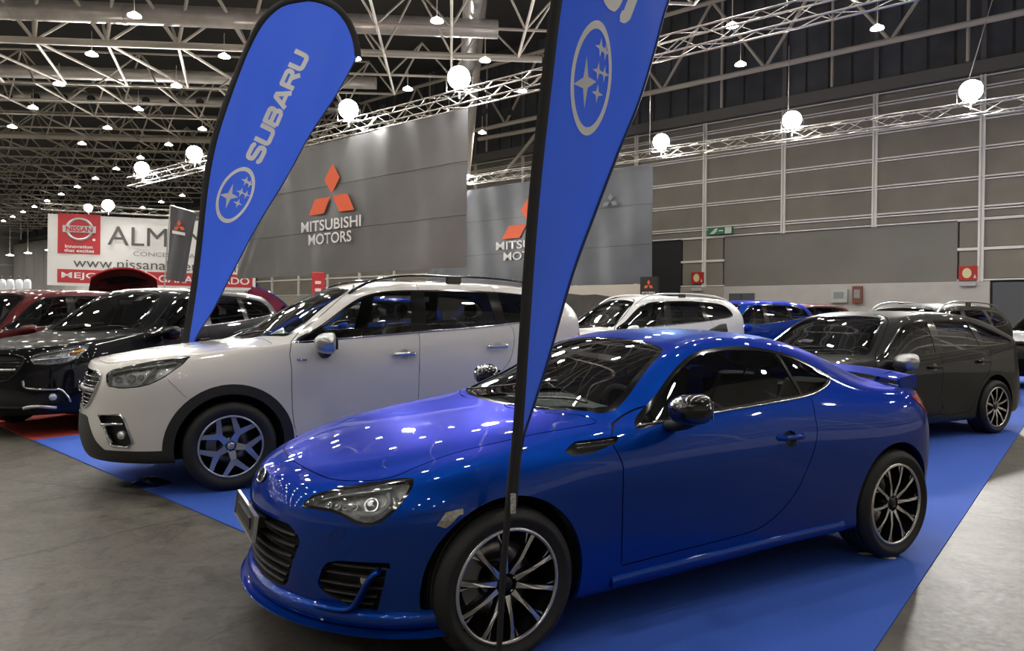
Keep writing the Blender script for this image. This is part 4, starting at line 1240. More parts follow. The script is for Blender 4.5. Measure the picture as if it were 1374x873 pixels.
def steering(car, x, y, z, tilt=25):
    m = MB(); rot = Matrix.Rotation(R(90-tilt), 3, 'Y')
    ring = [rot @ Vector((.185*math.cos(2*math.pi*k/24), .185*math.sin(2*math.pi*k/24), 0)) + Vector((x, y, z)) for k in range(24)]
    m.path(ring, .014, 8, closed=True)
    for a in (0, 180, 270):
        m.tube((x, y, z), tuple(rot @ Vector((.18*math.cos(R(a+90)), .18*math.sin(R(a+90)), 0)) + Vector((x, y, z))), .02, 6)
    m.tube(tuple(rot @ Vector((0, 0, -.05)) + Vector((x, y, z))), tuple(rot @ Vector((0, 0, .02)) + Vector((x, y, z))), .07, 16)
    return m.build('steering_wheel', CM['trim_in'], car)

def mirror(car, x, y, z, cap_m, sgn, w=.105, d=.07, hgt=.075, foot_to=None):
    """door mirror: shell, glass, foot"""
    m = MB(); P = []
    for i in range(13):
        t = -1 + 2*i/12
        rr = (1-abs(t)**3.2)**.5 if abs(t) < 1 else 0
        row = []
        for k in range(17):
            a = 2*math.pi*k/16
            ca, sa = math.cos(a), math.sin(a)
            ex = d*(1.25 if ca < 0 else .35)
            row.append((x + ex*math.copysign(abs(ca)**.8, ca)*max(rr, .02) + .03*(t*sgn)*sgn*(1 if True else 0), y + t*w, z + hgt*math.copysign(abs(sa)**.8, sa)*max(rr, .02) + .012*t*sgn))
        P.append(row)
    m.grid(P)
    o = m.build('mirror_housing', cap_m, car)
    g = MB(); g.box((x+d*.27, y, z), (.004, w*1.30, hgt*1.1), bev=.002); g.build('mirror_glass', CM['chrome'], o)
    f = MB()
    if foot_to:
        f.path(smooth_open([(x-.01, y - sgn*(-1)*0, z-hgt*.7), ((x+foot_to[0])/2-.02, (y*.6+foot_to[1]*.4), z-hgt*1.1), foot_to], 5), .03, 10, flat=(.045, .028))
        f.build('mirror_foot', CM['plastic'], o)
    return o

def wiper(car, sh, a, b, n=9):
    pts = []
    for k in range(n):
        t = k/(n-1); h, nn = sh.on('T', a[0]+(b[0]-a[0])*t, -abs(a[1]+(b[1]-a[1])*t))
        y = a[1]+(b[1]-a[1])*t
        p = h + nn*(.022); p.y = math.copysign(abs(p.y), y); pts.append(p)
    m = MB(); m.path(pts, .008, 6, flat=(.011, .006))
    o = m.build('wiper', CM['plastic'], car)
    return o

def emblem_stars(o_name, car, c, ex, ey, en, rx, ry, ring_m, star_m, face_m=None, depth=.004, th=.1):
    """oval badge with six four-pointed stars; ex, ey in-plane axes, en outward"""
    c = Vector(c); ex = Vector(ex).normalized(); en = Vector(en).normalized(); ey = Vector(ey).normalized()
    def mp(u, v, h): return c + ex*(u*rx) + ey*(v*ry) + en*h
    m = MB(); n = 40
    P = [[mp(r*math.cos(2*math.pi*k/n), r*math.sin(2*math.pi*k/n), h) for r, h in ((1.0, 0), (.985, depth), (1-th, depth), (1-th-.02, 0))] for k in range(n+1)]
    m.grid(P)
    o = m.build(o_name, ring_m, car)
    if face_m is not None:
        f = MB(); f.add([mp((1-th)*math.cos(2*math.pi*k/n), (1-th)*math.sin(2*math.pi*k/n), depth*.3) for k in range(n)], [tuple(range(n))])
        f.build('badge_face', face_m, o)
    stars = [(-.22, .30, .44, .50), (.58, -.20, .17, .26), (.56, -.52, .15, .24), (.16, -.24, .18, .27), (.18, -.60, .16, .25), (-.24, -.40, .17, .26)]
    for sx, sy, wx, wy in stars:
        s = MB(); poly = []
        for k in range(4):
            a = math.pi/2*k
            tip = (math.cos(a)*wx, math.sin(a)*wy)
            nx = (math.cos(a+math.pi/4)*wx*.30, math.sin(a+math.pi/4)*wy*.30)
            poly += [(sx+tip[0], sy+tip[1]), (sx+nx[0], sy+nx[1])]
        s.prism(poly, mp, depth*.3, depth*1.2)
        s.build('star', star_m, o)
    return o

def seam(car, pts, closed=False, name='panel_seam', r=.0022):
    m = MB(); m.path(pts, r, 5, closed=closed, flat=(r, r*.5)); return m.build(name, CM['gap'], car)

def q2(pts): return [((p[0]-p[1])*.70711, p[2]) for p in pts]

# ---------------------------------------------------------------- the blue coupe
def build_coupe(pose):
    S = COUPE
    car = empty('sports_coupe', (pose[0], pose[1], .008), pose[2])
    tag(car, 'glossy blue two-door sports coupe with black mirrors and rear wing, nearest the camera', 'car')
    sh = Shell(S, nf=34, ns=130, nr=22, per=(2, 5, 8, 8, 9, 9, 14, 8, 8, 7))
    RT, RR = .315, .232
    circ = lambda x, r, z=RT: arc(x, z, r, 0, 360, 48)[:-1]
    far = lambda P: P[:, 1] < -.55
    sh.cut('S', circ(0, .362, .318), [(0, 'arch')], extra=far)
    sh.cut('S', circ(2.57, .358, .318), [(0, 'arch')], extra=far)
    # glass
    dlo = smooth_closed([(.70, .886), (.895, 1.015), (1.074, 1.132), (1.247, 1.208), (1.421, 1.232), (1.644, 1.234), (1.895, 1.20), (2.08, 1.138), (2.195, 1.08), (2.215, 1.055),
                         (2.17, 1.02), (2.044, .985), (1.917, .965), (1.63, .944), (1.199, .923), (.90, .902)], 5)
    sh.cut('S', dlo, [(-.017, 'side_glass'), (0, 'window_trim')], extra=lambda P: P[:, 1] < -.4)
    sh.cut('S', [(1.86, .95), (1.885, .95), (1.875, 1.22), (1.85, 1.22)], [(0, 'window_trim')], ('side_glass',))
    ws = [(.362, .05), (.372, -.15), (.395, -.30), (.44, -.46), (.50, -.57), (.585, -.672), (.66, -.68), (.80, -.637), (.927, -.59), (1.092, -.533), (1.13, -.50), (1.16, -.30), (1.168, .05)]
    sh.cut('T', rpoly(ws, .03), [(-.03, 'windshield'), (0, 'windshield_frit')])
    sh.cut('T', rpoly([(2.27, .05), (2.29, -.35), (2.38, -.47), (2.70, -.49), (2.80, -.45), (2.84, .05)], .05), [(-.03, 'rear_window'), (0, 'rear_frit')])
    # lamps
    hl = [[-0.716, -0.438, 0.625], [-0.686, -0.451, 0.664], [-0.641, -0.493, 0.689], [-0.555, -0.563, 0.718], [-0.47, -0.629, 0.738], [-0.387, -0.685, 0.754], [-0.348, -0.72, 0.756], [-0.363, -0.75, 0.728], [-0.393, -0.76, 0.694], [-0.43, -0.76, 0.653], [-0.468, -0.748, 0.62], [-0.502, -0.728, 0.597], [-0.531, -0.705, 0.588], [-0.566, -0.67, 0.594], [-0.607, -0.615, 0.616], [-0.643, -0.56, 0.625], [-0.694, -0.477, 0.622]]
    hlp = smooth_closed(q2(hl), 3)
    sh.cut('Q', hlp, [(-.012, 'headlight'), (0, 'headlight_rim')])
    sh.cut('R', rpoly([(1.475, .915), (1.80, .925), (1.86, .80), (1.66, .785), (1.555, .80), (1.50, .86)], .015), [(0, 'taillight')])
    mk = [(-.311, .585), (-.263, .646), (-.197, .652), (-.262, .583)]
    sh.cut('S', rpoly(mk, .006), [(0, 'marker')])
    # openings in the nose
    gr = [(.05, .548), (-.40, .548), (-.468, .50), (-.385, .302), (-.33, .272), (.05, .262)]
    sh.cut('F', rpoly(gr, .02), [(0, 'grille')])
    fog = q2([[-0.66, -0.572, 0.428], [-0.621, -0.626, 0.447], [-0.469, -0.762, 0.455], [-0.477, -0.759, 0.387], [-0.502, -0.731, 0.247], [-0.566, -0.672, 0.247], [-0.589, -0.652, 0.275], [-0.655, -0.570, 0.307], [-0.680, -0.54, 0.335]])
    sh.cut('Q', rpoly(fog, .012), [(0, 'fog_opening')])
    vent = [(.295, .822), (.370, .853), (.60, .861), (.57, .836), (.42, .802), (.325, .802)]
    sh.cut('S', rpoly(vent, .008), [(0, 'fender_vent')])
    hr = [(1.668 + .052*math.cos(a), .768 + .042*math.sin(a)) for a in np.linspace(0, 2*math.pi, 24, endpoint=False)]
    sh.cut('S', hr, [(0, 'handle_recess')])
    # shut lines
    door = [(.60, .90), (.575, .74), (.572, .55), (.582, .315), (.61, .292), (.872, .300), (1.36, .318), (1.516, .350), (1.646, .423), (1.74, .52), (1.81, .63), (1.868, .754), (1.892, .867), (1.882, .98), (1.3, 1.06)]
    sh.gap('S', smooth_closed(door, 3), 'door', extra=lambda P: P[:, 1] < -.4)
    hood = [(-.672, .05), (-.667, -.05), (-.655, -.20), (-.633, -.328), (-.586, -.469), (-.50, -.59), (-.41, -.655), (-.311, -.66), (-.111, -.662), (.2, -.688), (.45, -.715), (.545, -.712), (.52, -.655), (.44, -.535), (.38, -.40), (.345, -.22), (.332, .05)]
    sh.gap('T', smooth_closed(hood, 3), 'hood')
    P = CM['blue']
    g = sh.extract
    panel('body', g('body'), P, car, 0, flange=.018)
    panel('panel_gap', g('gap'), CM['gap'], car, 0, off=-.008)
    panel('hood', g('hood'), P, car, 0, flange=.015)
    side = lambda f: [f(1), f(-1)]
    for sd in (1, -1):
        d = panel('door', g('door'), P, car, sd, flange=.015)
        panel('handle_recess', g('handle_recess'), P, d, sd, floor=.022, skin=False, floor_mat=CM['trim_in'])
        m = MB(); pts = [h + n*.012 for h, n in (sh.on('S', x, z) for x, z in ((1.572, .776), (1.60, .777), (1.64, .777), (1.69, .776), (1.735, .775), (1.762, .774)))]
        pts[0] -= Vector((0, -.014, 0)); pts[-1] -= Vector((0, -.014, 0)); pts = [p + Vector((0, -.012 if 0 < i < 5 else 0, 0)) for i, p in enumerate(pts)]
        pts = [Vector((p.x, p.y*sd, p.z)) for p in pts]
        m.path(smooth_open(pts, 4), .012, 8, flat=(.010, .014)); m.build('door_handle', P, d)
        panel('door_window', g('side_glass', lambda c: c.x < 1.868), CM['glass'], car, sd, off=-.004)
        panel('quarter_window', g('side_glass', lambda c: c.x >= 1.868), CM['glass'], car, sd, off=-.004)
        tr = panel('window_trim', g('window_trim'), CM['gloss'], car, sd, off=-.001, flange=.01)
        # bright strip along the bottom of the side glass
        ln = [Vector((p.x, p.y*sd, p.z)) for p in sh.line('S', [(.72, .893), (.95, .908), (1.3, .931), (1.63, .949), (1.88, .964), (2.0, .981), (2.10, 1.003), (2.17, 1.028), (2.20, 1.052)], .003)]
        m = MB(); m.path(smooth_open(ln, 4), .004, 6); m.build('belt_strip', CM['chrome'], tr)
        # head lamp: bowl, lens, projector units
        hl_o = panel('headlight', g('headlight'), CM['lampdark'], car, sd, floor=.055, floor_mat=CM['bowl'], skin=False)
        panel('lens', g('headlight'), CM['lens'], hl_o, sd, off=.001)
        panel('lamp_border', g('headlight_rim'), CM['gloss'], hl_o, sd, off=-.001, flange=.012)
        def at(p, dep):
            s_, z_ = q2([p])[0]; h, n = sh.on('Q', s_, z_); q = h - n*dep; return Vector((q.x, q.y*sd, q.z)), Vector((n.x, n.y*sd, n.z))
        m = MB()       # C-shaped white light guide
        gp = [at(p, .022)[0] for p in ([-.571, -.65, .632], [-.535, -.685, .632], [-.498, -.712, .638], [-.468, -.726, .662], [-.452, -.722, .69], [-.452, -.699, .712])]
        m.path(smooth_open(gp, 5), .010, 8); m.build('light_guide', CM['drl'], hl_o)
        m = MB(); gp = [at(p, .028)[0] for p in ([-.66, -.50, .672], [-.58, -.57, .703], [-.50, -.63, .723], [-.42, -.68, .738])]
        m.path(smooth_open(gp, 5), .010, 8, flat=(.020, .006)); m.build('upper_reflector', CM['lamp'], hl_o)
        for p, rr in (([-.645, -.535, .652], .012), ([-.62, -.568, .652], .013), ([-.594, -.598, .652], .014), ([-.566, -.628, .655], .015)):
            c, n = at(p, .030); m = MB(); m.tube(c - n*.02, c + n*.004, rr, 14); m.tube(c + n*.004, c + n*.012, rr*.75, 14, r2=rr*.3); m.build('led_cell', CM['lamp'], hl_o)
        c, n = at([-.515, -.672, .672], .040); m = MB()
        m.tube(c - n*.01, c + n*.004, .030, 20); m.tube(c + n*.004, c + n*.020, .024, 20, r2=.010); m.build('projector', CM['lamp'], hl_o)
        m = MB(); gp = [at(p, .036)[0] for p in ([-.44, -.725, .70], [-.43, -.735, .68], [-.435, -.738, .66])]
        m.path(gp, .012, 8, flat=(.018, .012)); m.build('side_reflector', CM['lamp'], hl_o)
        panel('marker_lamp', g('marker'), mat('smoked_lamp_plastic', (.36, .35, .32), .15, .5, .8, noise=(60, .4)), car, sd, off=.003, flange=.01)
        wc = sh.line('Q', rpoly(q2([[-0.652, -0.583, 0.526], [-0.628, -0.609, 0.563], [-0.595, -0.645, 0.573], [-0.605, -0.638, 0.538]]), .006), .0005)
        seam(car, [Vector((p.x, p.y*sd, p.z)) for p in wc], True, 'washer_cap_seam')
        seam(car, [Vector((p.x, p.y*sd, p.z)) for p in sh.line('S', [(-.40+.135*k/8, .634+.012*k/8) for k in range(9)], .0005)], False, 'bumper_seam')
        panel('taillight', g('taillight'), CM['tail'], car, sd, off=.004, flange=.02)
        # fog bay with slats, lamp and blade
        fo = panel('fog_lamp_bay', g('fog_opening'), CM['plastic'], car, sd, floor=.05, floor_mat=CM['plastic'], skin=False)
        for z0, s0, s1 in ((.425, -.03, .24), (.392, -.06, .215), (.35, -.09, .19), (.315, -.075, .165), (.285, -.03, .15)):
            pts = [sh.on('Q', s0+(s1-s0)*k/6, z0) for k in range(7)]
            m = MB(); m.path([Vector(((h-n*.028).x, (h-n*.028).y*sd, h.z)) for h, n in pts], .006, 6, flat=(.022, .005)); m.build('fog_bay_slat', CM['plastic'], fo)
        h, n = sh.on('Q', (-.549+.701)*.70711, .372); c = h - n*.028; c = Vector((c.x, c.y*sd, c.z)); n = Vector((n.x, n.y*sd, n.z))
        m = MB(); m.tube(c - n*.02, c + n*.006, .019, 16); m.tube(c + n*.006, c + n*.012, .016, 16, r2=.008); m.build('fog_lamp', CM['lamp'], fo)
        bl = [[-.492, -.748, .425], [-.512, -.733, .410], [-.530, -.715, .375], [-.548, -.698, .325], [-.563, -.681, .288], [-.590, -.655, .268], [-.63, -.61, .262], [-.68, -.55, .262]]
        pts = [sh.on('Q', *q2([p])[0]) for p in bl]
        m = MB(); m.path(smooth_open([Vector(((h+n*.004).x, (h+n*.004).y*sd, h.z)) for h, n in pts], 4), .012, 10, flat=(.034, .012)); m.build('bumper_blade', P, car)
        ss = [Vector((p.x, p.y*sd, p.z)) for p in sh.line('S', [(.53+1.58*k/16, .224+.028*k/16) for k in range(17)], .0)]
        m = MB(); m.path(ss, .02, 8, flat=(.014, .030)); m.build('side_skirt', P, car)
        # fender vent
        fv = panel('fender_vent', g('fender_vent'), CM['plastic'], car, sd, floor=.018, floor_mat=CM['plastic'], skin=False)
        for z0 in (.827, .841):
            pts = [sh.on('S', .36+(.20)*k/5, z0 + .008*k/5) for k in range(6)]
            m = MB(); m.path([Vector(((h+n*-.004).x, (h-n*.004).y*sd, h.z)) for h, n in pts], .003, 6, flat=(.006, .003)); m.build('vent_fin', CM['gloss'], fv)
    panel('windshield', g('windshield'), CM['glass'], car, 0, off=-.003)
    panel('windshield_frit', g('windshield_frit'), CM['gloss'], car, 0, off=-.002, flange=.008)
    panel('rear_window', g('rear_window'), CM['glass'], car, 0, off=-.003)
    panel('rear_window_frit', g('rear_frit'), CM['gloss'], car, 0, off=-.002, flange=.008)
    # lower grille with slats
    go = panel('grille', g('grille'), CM['plastic'], car, 0, floor=.06, floor_mat=CM['plastic'], skin=False)
    for z0, w in ((.50, .42), (.455, .42), (.41, .40), (.365, .385), (.325, .36), (.29, .33)):
        pts = [sh.on('F', -w+w*2*k/12 if -w+w*2*k/12 <= 0 else -(-w+w*2*k/12), z0) for k in range(13)]
        P3 = []
        for k, (h, n) in enumerate(pts):
            y = -w+w*2*k/12; q = h - n*.030; P3.append(Vector((q.x, math.copysign(abs(q.y), y), z0)))
        m = MB(); m.path(P3, .006, 6, flat=(.022, .007)); m.build('grille_slat', CM['plastic'], go)
    # chin lip and lower splitter, wrapped round the nose
    for nm, z0, z1, off, a0, m_ in (('front_lip', .268, .200, .030, 0., CM['blue']), ('front_splitter', .196, .172, .055, .18, CM['blue'])):
        secs = []
        L = car_lines(S)[2]
        for k in range(41):
            ph = math.pi/2*(-.90 + 1.80*k/40)
            if nm == 'front_splitter': ph = math.pi/2*(-.93 + 1.86*k/40)
            xf = L[0]; x = xf + (S['X1']-xf)*(1-math.cos(ph)); y = float(L[2](np.array([x]))[0])*math.sin(ph)
            nx, ny = -math.cos(ph), math.sin(ph)
            fall = max(0., 1-max(0., abs(ph)/(math.pi/2)-.70)/.25) if nm == 'front_lip' else max(.3, 1-max(0., abs(ph)/(math.pi/2)-.8)/.2)
            o_ = off*fall
            zt = z0; zb = z1
            c = [(0, zt), (.35, zt-.004), (.8, zt-.018), (1.0, (zt+zb)/2), (.85, zb+.006), (.2, zb), (-.8, zb)]
            secs.append([(x + nx*(o_*u - .012 if u > 0 else -.012+.03*u), y + ny*(o_*u - .012 if u > 0 else -.012+.03*u), zz) for u, zz in c])
        m = MB(); m.grid(secs); m.add(secs[0], [tuple(range(7))]); m.add(secs[-1], [tuple(range(7))]); m.build(nm, m_, car)
    # number plate
    pl = MB(); T = Matrix.Translation((-.862, 0, .50)) @ Matrix.Rotation(R(-90), 4, 'Z') @ Matrix.Rotation(R(82), 4, 'X')
    pm = MB(); pm.box((0, 0, 0), (.50, .105, .012), bev=.003)
    po = pm.build('number_plate', CM['plate'], car); po.matrix_local = T
    fr = MB()
    for cx, cy, w, h_ in ((0, .053, .505, .005), (0, -.053, .505, .005), (.2525, 0, .005, .11), (-.2525, 0, .005, .11)): fr.box((cx, cy, .004), (w, h_, .014))
    fr.build('plate_frame', CM['satin'], po)
    text_obj('plate_text', 'SUBARU', .075, CM['print'], po, Matrix.Translation((0, .005, .0065)), bold=.02, sx=1.15)
    br = MB(); br.box((-.84, 0, .50), (.07, .30, .05)); br.build('plate_bracket', CM['plastic'], car)
    # nose badge
    h, n = sh.on('F', -.001, .672)
    n = Vector((n.x, 0, n.z)).normalized(); emblem_stars('nose_badge', car, h + n*.004, (0, -1, 0), n.cross(Vector((0, -1, 0))) * -1 if False else Vector((0, -1, 0)).cross(n)*-1, n, .062, .034, CM['chrome'], CM['chrome'], mat('badge_blue', (.01, .02, .12), .2, .3, 1), .006)
    # wheels
    for x in (0, 2.57):
        arch_liner(car, x, .318, .372, .79)
        for y in (-.775, .775):
            add_wheel(car, x, y, RT, 'ten', RR, .215, CM['machined'], 2, turn=R(12 if x == 0 else -3))
    # mirrors, wipers, aerial fin
    for sd in (-1, 1):
        mirror(car, .89, sd*.985, .985, CM['gloss'], sd, .125, .105, .070, (.90, sd*.815, .885))
    wiper(car, sh, (.43, .40), (.62, -.28)); wiper(car, sh, (.42, -.10), (.57, -.60))
    f = MB(); c = sh.on('T', 2.02, -.001)[0]
    prof = [(-.10, 0), (-.03, .035), (.04, .062), (.075, .066), (.085, .0)]
    f.prism([(a, b) for a, b in prof], lambda u, v, hh: (c.x+u, hh*(1-.5*v/.066), c.z-.008+v), -.022, .022)
    f.build('aerial_fin', CM['gloss'], car)
    # rear wing on two posts
    w = MB(); P = []
    for k in range(25):
        t = -1+2*k/24; y = t*.66; dx = -.10*abs(t)**2 + .0; dz = -.035*abs(t)**2.2
        P.append([(3.02+dx-.005, y, 1.030+dz), (3.06+dx, y, 1.041+dz), (3.16+dx, y, 1.052+dz), (3.19+dx, y, 1.058+dz), (3.185+dx, y, 1.040+dz), (3.06+dx, y, 1.022+dz), (3.02+dx-.005, y, 1.030+dz)])
    w.grid(P)
    wo = w.build('rear_wing', CM['blue'], car)
    for sd in (-1, 1):
        e = MB(); e.prism(rpoly([(2.90, 1.01), (2.94, 1.02), (3.09, 1.035), (3.10, .955), (2.98, .94), (2.92, .965)], .01), lambda u, v, hh: (u, sd*(.66+hh), v), 0, .012)
        e.build('wing_end_plate', CM['blue'], wo)
        q = MB(); q.prism([(2.93, .94), (3.02, 1.025), (3.12, 1.04), (3.08, .94)], lambda u, v, hh: (u, sd*(.46+hh), v), 0, .03); q.build('wing_post', CM['blue'], wo)
    # cabin
    fl = MB(); fl.box((1.25, 0, .22), (3.3, 1.1, .08)); fl.box((1.3, 0, .26), (1.9, 1.52, .05)); fl.build('underbody', CM['liner'], car)
    da = MB()
    sec = [(.48, .80), (.56, .895), (.72, .90), (.84, .885), (.90, .83), (.92, .70), (.86, .55)]
    da.grid([[(x + .05*abs(t), t*.70, z - .02*(t**4)) for x, z in sec] for t in np.linspace(-1, 1, 13)])
    do = da.build('dashboard', CM['trim_in'], car)
    cb = MB(); cb.box((1.55, 0, .50), (.95, .20, .34), bev=.03); cb.build('centre_console', CM['trim_in'], car)
    cv = MB(); cv.grid([[(x+.06*abs(t), t*.55, .925 + .018*math.sin(5*t+9*x) + .06*(x-.62)) for x in np.linspace(.58, .86, 8)] for t in np.linspace(-.9, .9, 15)])
    for y in (-.36, .36):
        seat(car, 1.50, y, .16, CM['seat'], 1.05)
    seat(car, 2.20, -.30, .26, CM['seat'], .8, False); seat(car, 2.20, .30, .26, CM['seat'], .8, False)
    steering(car, 1.02, -.36, .86)
    bk = MB(); bk.box((2.62, 0, .62), (.10, 1.36, .60)); bk.box((2.72, 0, .93), (.35, 1.1, .02)); bk.build('rear_bulkhead', CM['trim_in'], car)
    tin = [(1, g('door')), ]
    for sd in (1, -1): panel('door_card', g('door'), CM['trim_in'], car, sd, off=-.05)
    hd = MB(); hd.grid([[tuple(Vector(sh.on('T', x, -abs(y))[0]) * 1 + Vector((0, 2*max(y, 0) if y > 0 else 0, -.035))) for x in np.linspace(1.2, 2.22, 8)] for y in np.linspace(-.48, .48, 9)])
    hd.build('headlining', CM['cream'], car)
    rv = MB(); rv.box((1.16, 0, 1.155), (.03, .21, .06), bev=.012); rv.build('rear_view_mirror', CM['trim_in'], car)
    cv.build('dashboard_cover', CM['wrap'], car)
    return car
# ---------------------------------------------------------------- tall cars: one drawing, bent to several shapes
def zmapped(S, src, dst, ysc=1.0, over=None):
    f = lambda z: float(np.interp(z, src, dst))
    T = dict(S)
    for k in ('under', 'sill', 'low', 'mid', 'upper'):
        d = dict(S[k]); d['y'] = [(x, y*ysc) for x, y in d['y']]; d['z'] = [(x, f(z)) for x, z in d['z']]; T[k] = d
    T['belt'] = [(x, y*ysc, f(z)) for x, y, z in S['belt']]
    T['rail'] = [(x, y*ysc, f(z)) for x, y, z in S['rail']]
    T['centre'] = [(x, f(z)) for x, z in S['centre']]
    T['zf'] = f
    if over: T.update(over)
    return T

FEAT = dict(
    dlo=[(.505, 1.158), (.727, 1.300), (1.013, 1.500), (1.19, 1.578), (1.40, 1.612), (1.70, 1.624), (2.108, 1.632), (2.667, 1.608), (2.90, 1.575), (3.04, 1.50), (3.08, 1.42), (3.03, 1.365), (2.593, 1.312), (2.169, 1.272), (1.57, 1.228), (1.024, 1.192)],
    bpil=[(1.50, 1.15), (1.66, 1.15), (1.70, 1.70), (1.58, 1.70)],
    cpil=[(2.40, 1.2), (2.50, 1.2), (2.46, 1.70), (2.34, 1.70)],
    fdoor=[(.47, 1.16), (.462, .95), (.468, .62), (.50, .42), (.56, .385), (1.56, .385), (1.572, .60), (1.575, .9), (1.59, 1.24), (1.64, 1.70), (1.2, 1.70), (.72, 1.36)],
    rdoor=[(1.585, 1.24), (1.578, .9), (1.578, .385), (2.14, .385), (2.22, .46), (2.26, .62), (2.36, .80), (2.50, .95), (2.55, 1.10), (2.56, 1.25), (2.46, 1.45), (2.40, 1.70), (1.65, 1.70)],
    lamp=[[-0.856, -0.547, 0.925], [-0.815, -0.574, 0.962], [-0.679, -0.676, 1.000], [-0.522, -0.741, 1.033], [-0.277, -0.795, 1.062], [-0.347, -0.834, 0.997], [-0.468, -0.839, 0.907], [-0.556, -0.816, 0.859], [-0.642, -0.775, 0.835], [-0.767, -0.688, 0.822], [-0.796, -0.66, 0.831], [-0.849, -0.601, 0.833]],
    fog=[[-0.903, -0.554, 0.617], [-0.758, -0.711, 0.627], [-0.734, -0.731, 0.595], [-0.682, -0.768, 0.421], [-0.711, -0.746, 0.381], [-0.807, -0.668, 0.387], [-0.836, -0.641, 0.413]],
    grille=[(.05, .965), (-.44, .945), (-.515, .90), (-.50, .80), (-.42, .685), (-.34, .655), (.05, .645)],
    lower=[(.05, .60), (-.40, .60), (-.525, .41), (-.60, .345), (-1.0, .355), (-1.0, .15), (.05, .15)],
    wind=[(.155, .05), (.17, -.25), (.235, -.50), (.33, -.66), (.44, -.735), (.52, -.735), (.70, -.672), (.87, -.615), (1.0, -.575), (1.055, -.52), (1.04, -.3), (1.03, .05)],
    hood=[(-.905, .05), (-.90, -.25), (-.865, -.44), (-.78, -.56), (-.62, -.66), (-.45, -.715), (-.25, -.745), (0, -.765), (.25, -.79), (.33, -.775), (.25, -.62), (.185, -.45), (.135, -.2), (.125, .05)],
    tail=[(1.90, 1.22), (2.10, 1.24), (2.34, 1.22), (2.36, 1.04), (2.10, 1.00), (1.98, 1.04)],
    rearw=[(.05, 1.34), (-.60, 1.36), (-.54, 1.55), (.05, 1.57)],
)

